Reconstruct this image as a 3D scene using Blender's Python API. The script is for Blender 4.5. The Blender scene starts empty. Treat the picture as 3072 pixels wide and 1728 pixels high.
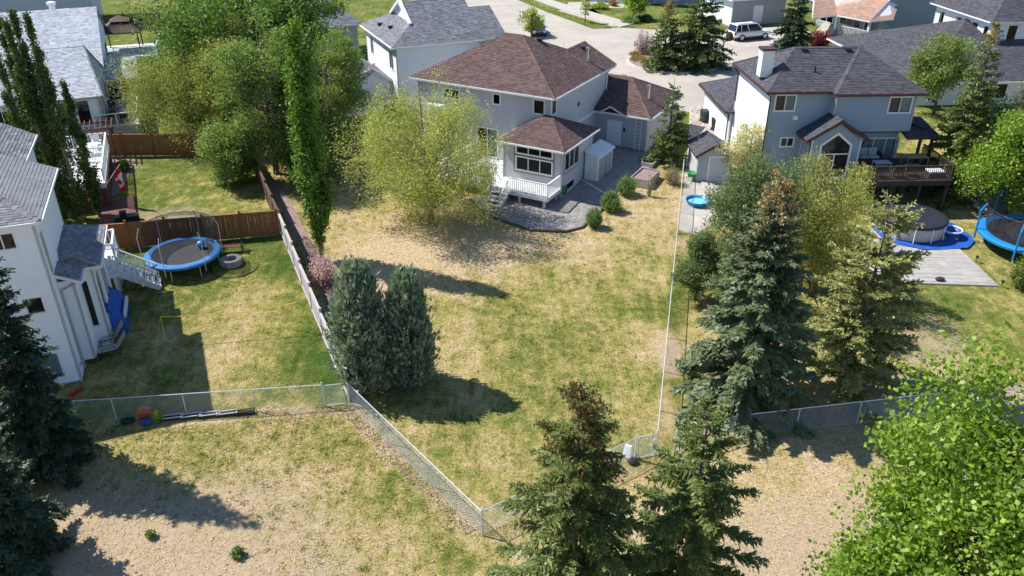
import bpy, math, random
import numpy as np
from mathutils import Vector
random.seed(7); RNG = np.random.default_rng(11)
S = bpy.context.scene; COL = S.collection
R = math.radians

# ---------------------------------------------------------------- camera, sky, sun, exposure
F, TH, H, CX, CY = 2420., R(29.0), 22.5, 1536., 864.
cam = bpy.data.cameras.new('camera'); cam.sensor_width = 36; cam.lens = F/3072*36
cam.clip_start = .5; cam.clip_end = 3000
co = bpy.data.objects.new('camera', cam); COL.objects.link(co)
co.location = (0, 0, H); co.rotation_euler = (R(90)-TH, 0, 0); S.camera = co
SUN_AZ = math.atan2(-.945, .33); SUN_EL = R(51)
W = bpy.data.worlds.new('World'); S.world = W; W.use_nodes = True
nt = W.node_tree; sky = nt.nodes.new('ShaderNodeTexSky'); sky.sky_type = 'NISHITA'
sky.sun_disc = False; sky.sun_elevation = SUN_EL; sky.sun_rotation = SUN_AZ; sky.altitude = 650
sky.air_density = 1.0; sky.dust_density = .1; sky.ozone_density = 5
bg = nt.nodes['Background']; bg.inputs[1].default_value = .12
nt.links.new(sky.outputs[0], bg.inputs[0])
sl = bpy.data.lights.new('sun', 'SUN'); sl.energy = 4.8; sl.angle = R(.55); sl.color = (1, .96, .90)
so = bpy.data.objects.new('sun', sl); COL.objects.link(so); so.location = (-40, 40, 60)
sd = Vector((math.cos(SUN_EL)*.944, -math.cos(SUN_EL)*.33, -math.sin(SUN_EL)))
so.rotation_euler = sd.to_track_quat('-Z', 'Y').to_euler()
S.view_settings.view_transform = 'Standard'; S.view_settings.look = 'None'
S.view_settings.exposure = .5; S.view_settings.gamma = 1
S.render.engine = 'CYCLES'
S.cycles.max_bounces = 6; S.cycles.transparent_max_bounces = 12

# ---------------------------------------------------------------- photo pixel -> place
cT, sT = math.cos(TH), math.sin(TH)
def ray(u, v):
    a = (u-CX)/F; b = (CY-v)/F
    return np.array([a, cT+b*sT, -sT+b*cT])
def tz(y):                                   # the ground: rises 2.4 m from the back fences to the street
    return 2.4*min(max((y-25)/50., 0), 1)
def G(u, v):                                 # where the ground is hit
    d = ray(u, v); z = 1.
    for i in range(40):
        t = (z-H)/d[2]; z = tz(t*d[1])
    return np.array([d[0]*t, d[1]*t, z])
def PZ(u, v, z):
    d = ray(u, v); t = (z-H)/d[2]; return np.array([d[0]*t, d[1]*t, z])
def PY(u, v, y):
    d = ray(u, v); t = y/d[1]; return np.array([d[0]*t, y, H+d[2]*t])
def depth(p): return p[1]*cT-(p[2]-H)*sT

# ---------------------------------------------------------------- mesh helpers
class MB:
    def __init__(s): s.v = []; s.f = []
    def add(s, vs, fs):
        n = len(s.v); s.v += [tuple(map(float, p)) for p in vs]; s.f += [tuple(i+n for i in f) for f in fs]; return s
    def hexa(s, p):                          # 8 points: bottom ring then top ring
        return s.add(p, [(3,2,1,0),(4,5,6,7),(0,1,5,4),(1,2,6,5),(2,3,7,6),(3,0,4,7)])
    def box(s, x0, x1, y0, y1, z0, z1):
        return s.hexa([(x0,y0,z0),(x1,y0,z0),(x1,y1,z0),(x0,y1,z0),(x0,y0,z1),(x1,y0,z1),(x1,y1,z1),(x0,y1,z1)])
    def cbox(s, cx, cy, z0, sx, sy, sz, rz=0):
        c, n = math.cos(rz), math.sin(rz); q = []
        for z in (z0, z0+sz):
            for a, b in ((-1,-1),(1,-1),(1,1),(-1,1)):
                X, Y = a*sx/2, b*sy/2; q.append((cx+X*c-Y*n, cy+X*n+Y*c, z))
        return s.hexa(q)
    def bar(s, p, q, w, h, up=(0,0,1)):      # rectangular bar from p to q
        p, q = Vector(p), Vector(q); d = (q-p).normalized(); u = Vector(up)
        if abs(d.dot(u)) > .98: u = Vector((0,1,0))
        a = d.cross(u).normalized()*w/2; b = a.normalized().cross(d).normalized()*h/2
        r = [p-a-b, p+a-b, p+a+b, p-a+b, q-a-b, q+a-b, q+a+b, q-a+b]
        return s.hexa([tuple(t) for t in r])
    def tube(s, pts, rad, n=6, cap=True):
        pts = [Vector(p) for p in pts]; rings = []; m = len(pts)
        if not isinstance(rad, (list, tuple)): rad = [rad]*m
        ref = Vector((0, 0, 1)) if abs((pts[-1]-pts[0]).normalized().z) < .9 else Vector((1, 0, 0))
        for i, p in enumerate(pts):
            d = (pts[min(i+1, m-1)]-pts[max(i-1, 0)]).normalized()
            a = d.cross(ref).normalized(); b = d.cross(a)
            rings.append([tuple(p+(a*math.cos(2*math.pi*k/n)+b*math.sin(2*math.pi*k/n))*rad[i]) for k in range(n)])
        vs = [q for r_ in rings for q in r_]; fs = []
        for i in range(m-1):
            for k in range(n):
                fs.append((i*n+k, i*n+(k+1) % n, (i+1)*n+(k+1) % n, (i+1)*n+k))
        if cap: fs += [tuple(range(n))[::-1], tuple((m-1)*n+k for k in range(n))]
        return s.add(vs, fs)
    def lathe(s, prof, cx=0, cy=0, n=20):    # prof: (r, z)
        vs = []; fs = []
        for r_, z in prof:
            vs += [(cx+r_*math.cos(2*math.pi*k/n), cy+r_*math.sin(2*math.pi*k/n), z) for k in range(n)]
        for i in range(len(prof)-1):
            for k in range(n): fs.append((i*n+k, i*n+(k+1) % n, (i+1)*n+(k+1) % n, (i+1)*n+k))
        return s.add(vs, fs)
    def prism(s, poly, z0, z1):              # z0,z1 numbers or per-vertex callables
        n = len(poly); g = lambda z, p: z(p) if callable(z) else z
        vs = [(p[0], p[1], g(z0, p)) for p in poly]+[(p[0], p[1], g(z1, p)) for p in poly]
        return s.add(vs, [tuple(range(n))[::-1], tuple(range(n, 2*n))]+[(i, (i+1) % n, n+(i+1) % n, n+i) for i in range(n)])
    def sphere(s, c, r, n=10, m=7, sz=None):
        prof = [(max(r*math.sin(math.pi*i/m), 1e-4), c[2]-(sz or r)*math.cos(math.pi*i/m)) for i in range(m+1)]
        return s.lathe(prof, c[0], c[1], n)
    def build(s, name, mat, parent=None, smooth=False, bevel=0):
        me = bpy.data.meshes.new(name); me.from_pydata(s.v, [], s.f); me.update()
        if smooth: me.polygons.foreach_set('use_smooth', [True]*len(me.polygons))
        me.materials.append(mat)
        return link(name, me, parent, bevel)
def link(name, me, parent=None, bevel=0):
    o = bpy.data.objects.new(name, me); COL.objects.link(o)
    if parent: o.parent = parent
    if bevel:
        b = o.modifiers.new('bevel', 'BEVEL'); b.width = bevel; b.segments = 2; b.limit_method = 'ANGLE'
    return o
def tag(o, label, cat, group=None):
    o['label'] = label; o['category'] = cat
    if group: o['group'] = group
    return o
def thing(name, label, cat, loc=(0,0,0), rz=0, group=None):
    o = bpy.data.objects.new(name, None); COL.objects.link(o); o.empty_display_size = .2
    o.location = loc; o.rotation_euler = (0, 0, rz); return tag(o, label, cat, group)
def struct(o): o['kind'] = 'structure'; return o
def stuff(o): o['kind'] = 'stuff'; return o
def np_mesh(name, V, nper, mat, parent=None, attrs=None):
    """V: (n*nper,3) vertices of n separate n-gons"""
    me = bpy.data.meshes.new(name); n = len(V)//nper
    me.vertices.add(len(V)); me.vertices.foreach_set('co', np.asarray(V, np.float32).ravel())
    me.loops.add(len(V)); me.loops.foreach_set('vertex_index', np.arange(len(V), dtype=np.int32))
    me.polygons.add(n); me.polygons.foreach_set('loop_start', np.arange(0, len(V), nper, dtype=np.int32))
    me.polygons.foreach_set('loop_total', np.full(n, nper, np.int32))
    if attrs:
        for k, a in attrs.items():
            at = me.attributes.new(k, 'FLOAT', 'POINT'); at.data.foreach_set('value', np.asarray(a, np.float32))
    me.update(); me.materials.append(mat)
    return link(name, me, parent)

# ---------------------------------------------------------------- materials
def nodes(name):
    m = bpy.data.materials.new(name); m.use_nodes = True; return m, m.node_tree.nodes, m.node_tree.links
def mixc(N, L, blend, fac, a, b):
    x = N.new('ShaderNodeMix'); x.data_type = 'RGBA'; x.blend_type = blend
    for s_, val in ((0, fac), (6, a), (7, b)):
        if hasattr(val, 'links'): L.new(val, x.inputs[s_])
        elif isinstance(val, (int, float)): x.inputs[s_].default_value = val
        else: x.inputs[s_].default_value = (*val, 1)
    return x.outputs[2]
def noise(N, L, scale, detail=4, rough=.6, stretch=None, coord='Object'):
    tc = N.new('ShaderNodeTexCoord'); n = N.new('ShaderNodeTexNoise'); src = tc.outputs[coord]
    if stretch:
        mp = N.new('ShaderNodeMapping'); mp.inputs['Scale'].default_value = stretch; L.new(src, mp.inputs[0]); src = mp.outputs[0]
    L.new(src, n.inputs['Vector']); n.inputs['Scale'].default_value = scale; n.inputs['Detail'].default_value = detail; n.inputs['Roughness'].default_value = rough
    return n.outputs[0]
def rng_map(N, L, src, a, b, c=0, d=1):
    m = N.new('ShaderNodeMapRange'); L.new(src, m.inputs[0])
    for i, v in enumerate((c, d, a, b)): m.inputs[i+1].default_value = v
    return m.outputs[0]
def grey(N, L, src):
    c = N.new('ShaderNodeCombineColor')
    for i in range(3): L.new(src, c.inputs[i])
    return c.outputs[0]
def mat(name, col, rough=.7, var=.12, scale=3., island=0., metal=0., spec=.4, bump=0., bscale=30., stretch=None, dirt=None):
    m, N, L = nodes(name); b = N['Principled BSDF']
    b.inputs['Roughness'].default_value = rough; b.inputs['Metallic'].default_value = metal
    b.inputs['Specular IOR Level'].default_value = spec
    nz = noise(N, L, scale, 5, .65, stretch)
    c = mixc(N, L, 'MULTIPLY', 1., col, grey(N, L, rng_map(N, L, nz, 1-var*1.7, 1+var*1.7, .2, .8)))
    if island:
        g = N.new('ShaderNodeNewGeometry')
        c = mixc(N, L, 'MULTIPLY', 1., c, grey(N, L, rng_map(N, L, g.outputs['Random Per Island'], 1-island, 1+island)))
    if dirt:
        d = noise(N, L, dirt[1], 6, .7); c = mixc(N, L, 'MIX', rng_map(N, L, d, 0, dirt[2], .5, .75), c, dirt[0])
    L.new(c, b.inputs['Base Color'])
    if bump:
        bn = N.new('ShaderNodeBump'); bn.inputs['Strength'].default_value = bump; bn.inputs['Distance'].default_value = .02
        L.new(noise(N, L, bscale, 3, .6, stretch), bn.inputs['Height']); L.new(bn.outputs[0], b.inputs['Normal'])
    return m
def leafmat(name, c0, c1, tr=.35, scale=.9, gloss=.03, rough=.45):
    m, N, L = nodes(name); N.remove(N['Principled BSDF']); out = N['Material Output']
    g = N.new('ShaderNodeNewGeometry')
    c = mixc(N, L, 'MIX', rng_map(N, L, noise(N, L, scale, 3), 0, 1, .3, .7), c0, c1)
    c = mixc(N, L, 'MULTIPLY', 1., c, grey(N, L, rng_map(N, L, g.outputs['Random Per Island'], .6, 1.4)))
    d = N.new('ShaderNodeBsdfDiffuse'); t = N.new('ShaderNodeBsdfTranslucent'); gl = N.new('ShaderNodeBsdfGlossy')
    gl.inputs['Roughness'].default_value = rough
    L.new(c, d.inputs[0]); L.new(mixc(N, L, 'MULTIPLY', 1., c, (1.25, 1.3, .7)), t.inputs[0])
    a = N.new('ShaderNodeMixShader'); a.inputs[0].default_value = tr; L.new(d.outputs[0], a.inputs[1]); L.new(t.outputs[0], a.inputs[2])
    e = N.new('ShaderNodeMixShader'); e.inputs[0].default_value = gloss; L.new(a.outputs[0], e.inputs[1]); L.new(gl.outputs[0], e.inputs[2])
    L.new(e.outputs[0], out.inputs[0]); return m
def grassmat(name, blade=False):
    m, N, L = nodes(name); b = N['Principled BSDF']; b.inputs['Roughness'].default_value = 1; b.inputs['Specular IOR Level'].default_value = .1
    at = N.new('ShaderNodeAttribute'); at.attribute_name = 'green'
    dr = N.new('ShaderNodeAttribute'); dr.attribute_name = 'dirt'
    def add(a, bb, w):
        x = N.new('ShaderNodeMath'); x.operation = 'MULTIPLY_ADD'; L.new(bb, x.inputs[0]); x.inputs[1].default_value = w; L.new(a, x.inputs[2]); return x.outputs[0]
    f = add(at.outputs['Fac'], noise(N, L, .33, 4, .6), 1.5); f = add(f, noise(N, L, 1.5, 5, .7), 1.9)
    f = add(f, noise(N, L, 7., 4, .7), .9); f = add(f, noise(N, L, 1.1, 3, .6, (2.6, .3, 1)), .8)
    if blade:
        g = N.new('ShaderNodeNewGeometry'); f = add(f, g.outputs['Random Per Island'], .5)
    rp = N.new('ShaderNodeValToRGB'); e = rp.color_ramp.elements
    L.new(rng_map(N, L, f, 0, 1, 2.47 if not blade else 2.8, 3.95 if not blade else 4.2), rp.inputs[0])
    cs = [(0, (.54, .41, .25)), (.2, (.45, .35, .165)), (.42, (.32, .275, .088)), (.62, (.175, .19, .045)), (1, (.06, .11, .018))]
    e[0].position, e[0].color = 0, (*cs[0][1], 1); e[1].position, e[1].color = 1, (*cs[-1][1], 1)
    for p, c in cs[1:-1]: q = e.new(p); q.color = (*c, 1)
    c = mixc(N, L, 'MULTIPLY', 1., rp.outputs[0], grey(N, L, rng_map(N, L, noise(N, L, 9, 6, .85), .42, 1.5, .32, .68)))
    if not blade:
        dn = add(dr.outputs['Fac'], noise(N, L, 1.3, 5, .7), .8)
        soil = mixc(N, L, 'MIX', rng_map(N, L, noise(N, L, 5, 4, .7), 0, 1, .35, .65), (.37, .275, .185), (.49, .385, .265))
        c = mixc(N, L, 'MIX', rng_map(N, L, dn, 0, 1, .55, .95), c, soil)
        bn = N.new('ShaderNodeBump'); bn.inputs['Strength'].default_value = .9; bn.inputs['Distance'].default_value = .05
        L.new(noise(N, L, 16, 5, .75), bn.inputs['Height']); L.new(bn.outputs[0], b.inputs['Normal'])
    L.new(c, b.inputs['Base Color']); return m
def glassmat(name, tint=(.02, .03, .04), clear=.5):
    m, N, L = nodes(name); N.remove(N['Principled BSDF'])
    g = N.new('ShaderNodeBsdfGlossy'); g.inputs['Roughness'].default_value = .04; g.inputs[0].default_value = (.9, .95, 1, 1)
    t = N.new('ShaderNodeBsdfTransparent'); t.inputs[0].default_value = (.75, .8, .8, 1)
    fr = N.new('ShaderNodeFresnel'); fr.inputs[0].default_value = 1.45
    x = N.new('ShaderNodeMixShader'); L.new(fr.outputs[0], x.inputs[0]); L.new(t.outputs[0], x.inputs[1]); L.new(g.outputs[0], x.inputs[2])
    L.new(x.outputs[0], N['Material Output'].inputs[0]); return m
def netmat(name, col, cover):
    m, N, L = nodes(name); b = N['Principled BSDF']; b.inputs['Base Color'].default_value = (*col, 1); b.inputs['Roughness'].default_value = .9
    t = N.new('ShaderNodeBsdfTransparent'); x = N.new('ShaderNodeMixShader'); x.inputs[0].default_value = cover
    L.new(t.outputs[0], x.inputs[1]); L.new(b.outputs[0], x.inputs[2]); L.new(x.outputs[0], N['Material Output'].inputs[0]); return m
M = {}
M['grass'] = grassmat('lawn_grass'); M['blade'] = grassmat('grass_blades', True)
M['street'] = mat('street_concrete', (.45, .40, .335), .9, .12, .25, bump=.2, bscale=25, dirt=((.33, .29, .24), .35, .7))
M['concrete'] = mat('pale_concrete', (.47, .43, .37), .9, .12, .8, bump=.2, dirt=((.4, .36, .3), 1.2, .5))
M['kerb'] = mat('kerb_concrete', (.52, .48, .42), .9, .1, 2)
M['kerbdark'] = mat('joint_filler', (.2, .175, .15), .95, .1, 2)
M['paver'] = mat('grey_paver', (.30, .275, .26), .9, .15, 2, island=.22, bump=.3)
M['paver_dark'] = mat('dark_edging', (.12, .085, .075), .85, .2, 4)
M['gravel'] = mat('washed_gravel', (.56, .49, .42), .95, .25, 14, bump=1, bscale=30, island=.3)
M['mulch'] = mat('bark_mulch', (.27, .19, .17), 1, .35, 9, bump=1, bscale=40, island=.4)
M['white'] = mat('white_vinyl', (.84, .86, .88), .55, .03, 1.5, spec=.3)
M['trim'] = mat('white_trim', (.80, .80, .79), .5, .03, 4, spec=.35)
M['greysiding'] = mat('grey_vinyl_siding', (.43, .435, .46), .6, .04, 2)
M['palesiding'] = mat('pale_grey_siding', (.52, .525, .55), .6, .04, 2)
M['bluesiding'] = mat('blue_grey_siding', (.29, .36, .43), .6, .04, 2)
M['whitewall'] = mat('white_stucco', (.80, .79, .78), .8, .03, 2)
M['farsiding'] = mat('slate_siding', (.33, .36, .39), .65, .05, 2)
M['maroon'] = mat('maroon_trim', (.085, .028, .032), .5, .1, 4)
M['taupe'] = mat('taupe_trim', (.26, .24, .235), .6, .05, 4)
M['roof_brown'] = mat('brown_shingle', (.125, .078, .070), .9, .14, 1.1, island=.3, bump=.4, bscale=60)
M['roof_slate'] = mat('charcoal_shingle', (.075, .073, .086), .9, .12, 1.1, island=.3, bump=.4, bscale=60)
M['roof_grey'] = mat('grey_shingle', (.185, .19, .21), .9, .12, 1.1, island=.3, bump=.4, bscale=60)
M['roof_light'] = mat('light_grey_shingle', (.47, .49, .53), .9, .12, 1.1, island=.22, bump=.4, bscale=60)
M['roof_near'] = mat('weathered_grey_shingle', (.225, .225, .24), .9, .16, 1.4, island=.32, bump=.5, bscale=60)
M['roof_tan'] = mat('salmon_shingle', (.41, .26, .19), .9, .1, 1.1, island=.16, bump=.4, bscale=60)
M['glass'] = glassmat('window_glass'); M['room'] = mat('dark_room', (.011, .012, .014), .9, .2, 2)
M['curtain'] = mat('pale_curtain', (.42, .52, .56), .9, .1, 6, stretch=(8, 8, .3))
M['blind'] = mat('grey_blind', (.07, .075, .085), .9, .1, 3)
M['galv'] = mat('galvanised_steel', (.66, .70, .75), .42, .08, 5, metal=.25)
M['wire'] = mat('chain_wire', (.62, .66, .70), .5, .1, 5, metal=.2)
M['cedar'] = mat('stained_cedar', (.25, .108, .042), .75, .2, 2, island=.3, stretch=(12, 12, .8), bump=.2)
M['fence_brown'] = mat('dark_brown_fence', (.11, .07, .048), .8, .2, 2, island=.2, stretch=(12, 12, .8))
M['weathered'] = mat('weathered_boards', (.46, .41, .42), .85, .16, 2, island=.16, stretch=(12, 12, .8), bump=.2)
M['deckwood'] = mat('grey_deck_boards', (.40, .375, .345), .85, .14, 1.2, island=.09)
M['reddeck'] = mat('red_stained_deck', (.15, .065, .05), .8, .2, 2, island=.2)
M['white_paint'] = mat('white_paint', (.78, .79, .80), .55, .05, 3)
M['peeling'] = mat('peeling_white_paint', (.72, .73, .74), .7, .08, 3, dirt=((.28, .29, .3), 5, .8))
M['dkwood'] = mat('dark_brown_wood', (.055, .04, .036), .7, .2, 3)
M['black'] = mat('black_plastic', (.018, .018, .02), .45, .1, 4)
M['blackmetal'] = mat('black_metal', (.025, .024, .026), .4, .1, 4)
M['tire'] = mat('tyre_rubber', (.02, .02, .02), .85, .1, 4)
M['carglass'] = mat('car_glass', (.015, .017, .02), .08, .05, 2, spec=.6)
M['blue'] = mat('blue_vinyl', (.04, .19, .46), .6, .18, 3, dirt=((.2, .3, .42), 2, .6))
M['skyblue'] = mat('bright_blue_plastic', (.02, .24, .56), .35, .08, 3)
M['water'] = mat('pool_water', (.20, .62, .72), .08, .05, 3)
M['tarp'] = mat('blue_tarp', (.02, .1, .42), .5, .2, 3, bump=.6, bscale=5)
M['navy'] = mat('navy_cover', (.022, .025, .04), .55, .2, 2, bump=.5, bscale=3)
M['mesh_black'] = mat('trampoline_mat', (.035, .034, .038), .75, .15, 2)
M['net'] = netmat('safety_net', (.02, .02, .022), .5)
M['red'] = mat('red_cloth', (.55, .012, .02), .75, .08, 4); M['flagwhite'] = mat('white_cloth', (.82, .82, .82), .75, .03, 4)
M['darkred'] = mat('burgundy_cloth', (.14, .012, .02), .8, .15, 4)
M['yellow'] = mat('yellow_rope', (.75, .55, .04), .6, .1, 4); M['lime'] = mat('lime_foam', (.42, .55, .07), .7, .1, 4)
M['stone'] = mat('grey_stone', (.33, .31, .29), .95, .25, 6, island=.25, bump=.6)
M['rock'] = mat('pale_river_rock', (.48, .44, .40), .9, .2, 4, island=.3)
M['bin_green'] = mat('dark_green_bin', (.025, .05, .04), .5, .1, 3); M['green'] = mat('green_plastic', (.03, .3, .07), .45, .1, 3)
M['purple'] = mat('purple_plastic', (.2, .045, .4), .45, .1, 3); M['orange'] = mat('orange_plastic', (.6, .17, .06), .6, .1, 3)
M['denim'] = mat('blue_cloth', (.05, .09, .28), .85, .2, 5); M['beige'] = mat('beige_sling', (.5, .42, .34), .85, .1, 5)
M['cushion'] = mat('pale_cushion', (.45, .47, .5), .9, .08, 4); M['wicker'] = mat('dark_wicker', (.06, .05, .045), .8, .3, 40)
M['carwhite'] = mat('white_car_paint', (.86, .87, .88), .2, .02, 1, spec=.6); M['carsilver'] = mat('pale_blue_car_paint', (.42, .5, .58), .25, .03, 1, metal=.4)
M['redlamp'] = mat('red_lamp', (.4, .02, .02), .2, .05, 1); M['lampglass'] = mat('lamp_lens', (.7, .72, .75), .15, .05, 1)
M['chrome'] = mat('steel_rim', (.55, .56, .58), .3, .05, 3, metal=.8)
M['bark'] = mat('grey_brown_bark', (.13, .10, .08), .95, .3, 6, bump=.8, bscale=14, stretch=(3, 3, .6))
M['barkpale'] = mat('pale_bark', (.30, .25, .17), .9, .25, 6, bump=.4, bscale=14)
M['straw'] = mat('dry_needles', (.42, .28, .15), .95, .3, 8)

# ---------------------------------------------------------------- courses: lapped boards, shingles, planks, pavers
def spans(poly, v):
    xs = []
    for (a, b), (c, d) in zip(poly, poly[1:]+poly[:1]):
        if (b <= v) != (d <= v): xs.append(a+(v-b)/(d-b)*(c-a))
    xs.sort(); return list(zip(xs[::2], xs[1::2]))
def courses(O, U, V, Nn, poly, exp, tab=None, thick=.012, holes=(), gap=0., flat=False, jit=.35, parts=None, v00=None):
    O, U, V, Nn = (np.array(q, float) for q in (O, U, V, Nn)); out = MB(); rnd = random.Random(len(poly)*7+int(abs(O[0])*13))
    vs = [p[1] for p in poly]; v0, v1 = min(vs), max(vs); r = 0; base = v0 if v00 is None else v00; rows = int(math.ceil((v1-base)/exp-1e-6))
    for r in range(rows):
        ra, rb = base+r*exp, min(base+(r+1)*exp, v1)
        if rb <= v0+1e-6: continue
        cuts = sorted({max(ra, v0), rb-(gap if gap else 0)} | {q for q in vs if ra+.004 < q < rb-.004} | {q for h in holes for q in (h[2], h[3]) if ra+.004 < q < rb-.004})
        off = rnd.random()*(tab or 1)
        for va, vb in zip(cuts, cuts[1:]):
            if vb-va < .003: continue
            A, B = spans(poly, va+1e-4), spans(poly, vb-1e-4)
            if len(A) != len(B):
                A = B = spans(poly, (va+vb)/2)
            for (a0, b0), (a1, b1) in zip(A, B):
                segs = [(min(a0, a1), max(b0, b1))]
                for h in holes:
                    if h[2] < (va+vb)/2 < h[3]:
                        ns = []
                        for p, q in segs:
                            if h[1] <= p or h[0] >= q: ns.append((p, q)); continue
                            if h[0] > p: ns.append((p, h[0]))
                            if h[1] < q: ns.append((h[1], q))
                        segs = ns
                pieces = []
                for p, q in segs:
                    if not tab: pieces.append((p, q)); continue
                    x = math.floor(p/tab)*tab+off-tab
                    while x < q:
                        e = x+tab*(1+rnd.uniform(-jit, jit))
                        if e > p+.02: pieces.append((max(x, p), min(e-gap, q)))
                        x = e
                for p, q in pieces:
                    cl = lambda x, lo, hi: min(max(x, lo), hi)
                    c0, d0, c1, d1 = cl(p, a0, b0), cl(q, a0, b0), cl(p, a1, b1), cl(q, a1, b1)
                    if max(d0-c0, d1-c1) < .015: continue
                    t = thick*(1+(rnd.uniform(-.35, .35) if tab else 0))
                    n0 = t if flat else t*(1-.9*(va-ra)/exp); n1 = t if flat else t*(1-.9*(vb-ra)/exp)
                    f = lambda u, v, n: tuple(O+U*u+V*v+Nn*n)
                    q8 = [f(c0, va, 0), f(d0, va, 0), f(c0, va, n0), f(d0, va, n0), f(d1, vb, n1), f(c1, vb, n1)]
                    fs = [(0, 1, 3, 2), (2, 3, 4, 5)]
                    if flat:
                        q8 += [f(d1, vb, 0), f(c1, vb, 0)]; fs += [(1, 6, 4, 3), (6, 7, 5, 4), (7, 0, 2, 5)]
                    if parts is not None: parts.append((q8, fs))
                    else: out.add(q8, fs)
    return out

# ---------------------------------------------------------------- the ground
def inpoly(X, Y, poly):
    c = np.zeros(X.shape, bool); n = len(poly)
    for i in range(n):
        x1, y1 = poly[i]; x2, y2 = poly[(i+1) % n]
        k = ((y1 > Y) != (y2 > Y)) & (X < (x2-x1)*(Y-y1)/(y2-y1+1e-12)+x1); c ^= k
    return c
def dseg(X, Y, a, b):
    ax, ay = a; bx, by = b; L2 = (bx-ax)**2+(by-ay)**2
    t = np.clip(((X-ax)*(bx-ax)+(Y-ay)*(by-ay))/L2, 0, 1); return np.hypot(X-ax-t*(bx-ax), Y-ay-t*(by-ay))
g2 = lambda u, v: tuple(G(u, v)[:2])
FC_L, FC_N, FC_R = g2(1048, 1213), g2(1447, 1607), g2(1966, 1366)      # chain-link corners
SF = [(-7.41, 29.60), (-11.67, 39.35), (-14.29, 45.44), (-18.3, 54.4), (-20.2, 58.3)]   # side fence line
RF_END = (12.2, 54.4)                                                  # far end of the right chain-link fence
YARD_A = [FC_N, FC_R, RF_END, (10, 62), (-21, 62)]+SF[::-1]
YARD_C = [SF[0], SF[1], SF[2], (-23.7, 43.8), (-40, 40), (-40, 24), g2(0, 1286), g2(974, 1220)]
YARD_D = [SF[2], SF[3], SF[4], (-31, 58), (-34, 46), (-23.7, 43.8)]
YARD_B = [g2(2020, 1365), g2(2200, 1312), g2(2728, 1250), (40, 36), (45, 75), (30, 60), (17, 62), RF_END]
LAWNS = [(YARD_A, .46), (YARD_C, .66), (YARD_D, .92), (YARD_B, .6)]
SPOTS = [(-9.5, 33, 3, .45), (-13.2, 42, 2.2, .5), (-17, 43.5, 2.5, .45), (-14, 34, 3, -.3), (-13, 37.5, 2.2, -.25),   # yard C
         (-19, 51, 1.6, -.35), (-22, 56, 3, .15), (-17.3, 49, 1.5, -.3), (-21.5, 53.5, .5, -.9), (-20.6, 55.5, .6, -.9), (-19.6, 56.3, .7, -.9), (-22.5, 50.5, .4, -.8), (-20.5, 51.5, .4, -.8),
         (-4, 45, 5, -.6), (-7, 42, 3.5, -.5), (3, 44, 4, -.12), (6.5, 46, 4, -.16), (9, 50, 4, -.22), (-1, 36, 4, .1), (2.5, 30, 4, .2), (5, 38, 3, .2), (-2, 25.5, 2.5, .22), (1.5, 34, 2.5, .25),
         (-5.5, 30.5, 2, .3), (4, 27, 2, .12), (-3, 33, 2.4, -.25), (6.6, 31, 1.2, .4), (7.2, 34, 1.4, -.5), (7.6, 38, 1.4, .35),
         (14, 33, 5, -.3), (20, 40, 4, .25), (24, 36, 4, .2), (28, 44, 4, .1), (27, 50, 3, -.2)]
def green_at(X, Y):
    g = np.full(X.shape, 1.0); dirt = np.zeros(X.shape)
    field = Y < 34.5
    df = np.minimum.reduce([dseg(X, Y, FC_L, FC_N), dseg(X, Y, g2(0, 1286), FC_L)])
    dr = np.minimum.reduce([dseg(X, Y, FC_N, FC_R), dseg(X, Y, g2(2200, 1312), g2(2728, 1250))])
    fl = np.clip(.66-.10*np.maximum(df-.8, 0), -.5, 1); fl = np.where(df < .7, .1, fl)
    fr = np.clip(.34-.12*np.maximum(dr-1, 0), -.42, 1)
    dist = np.minimum(df, dr)
    fv = np.where(df < dr, fl, fr); g = np.where(field, fv, g)
    dirt = np.where(field, np.clip((dist-2.4)*.15, 0, .44), 0)
    dirt = np.where(field & (df < .5), .2, dirt)
    for poly, v in LAWNS:
        k = inpoly(X, Y, poly); g = np.where(k, v, g); dirt = np.where(k, 0, dirt)
    k = inpoly(X, Y, YARD_C); e = np.minimum(dseg(X, Y, SF[0], SF[2]), dseg(X, Y, SF[2], (-23.7, 43.8)))
    g = np.where(k, g+.55*np.exp(-(e/1.3)**2), g)
    for x, y, r, a in SPOTS: g = g+a*np.exp(-((X-x)**2+(Y-y)**2)/r**2)
    for x, y, r, a in [(16, 30, 4.5, .5), (21, 34, 3, .35), (-22, 47, 3, .5), (-5.6, 31.5, 1.8, .35), (7.3, 32.5, 1.2, .25), (7.6, 35, 1.2, .25), (-21.5, 35.5, 2, .2), (-29.5, 56, 2.2, .6), (-19, 58, 2, .4)]:
        dirt = dirt+a*np.exp(-((X-x)**2+(Y-y)**2)/r**2)
    return g, np.clip(dirt, 0, 1)
gx = np.concatenate([[-900, -500, -250, -140, -95], np.arange(-70, 70.1, .7), [95, 140, 250, 500, 900]])
gy = np.concatenate([[-300, -100, -30, -5, 5], np.arange(10, 125.1, .7), [150, 200, 300, 500, 900, 1500]])
gy = np.sort(np.unique(np.concatenate([gy, [25., 75.]])))
X, Y = np.meshgrid(gx, gy); Z = 2.4*np.clip((Y-25)/50, 0, 1)
ga, da = green_at(X, Y)
me = bpy.data.meshes.new('ground'); nx, ny = len(gx), len(gy)
idx = np.arange(nx*ny).reshape(ny, nx)
faces = np.stack([idx[:-1, :-1], idx[:-1, 1:], idx[1:, 1:], idx[1:, :-1]], -1).reshape(-1, 4)
me.from_pydata(np.stack([X, Y, Z], -1).reshape(-1, 3).tolist(), [], faces.tolist())
for k, a in (('green', ga), ('dirt', da)):
    at = me.attributes.new(k, 'FLOAT', 'POINT'); at.data.foreach_set('value', a.ravel().astype(np.float32))
me.materials.append(M['grass']); struct(link('ground', me))

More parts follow.
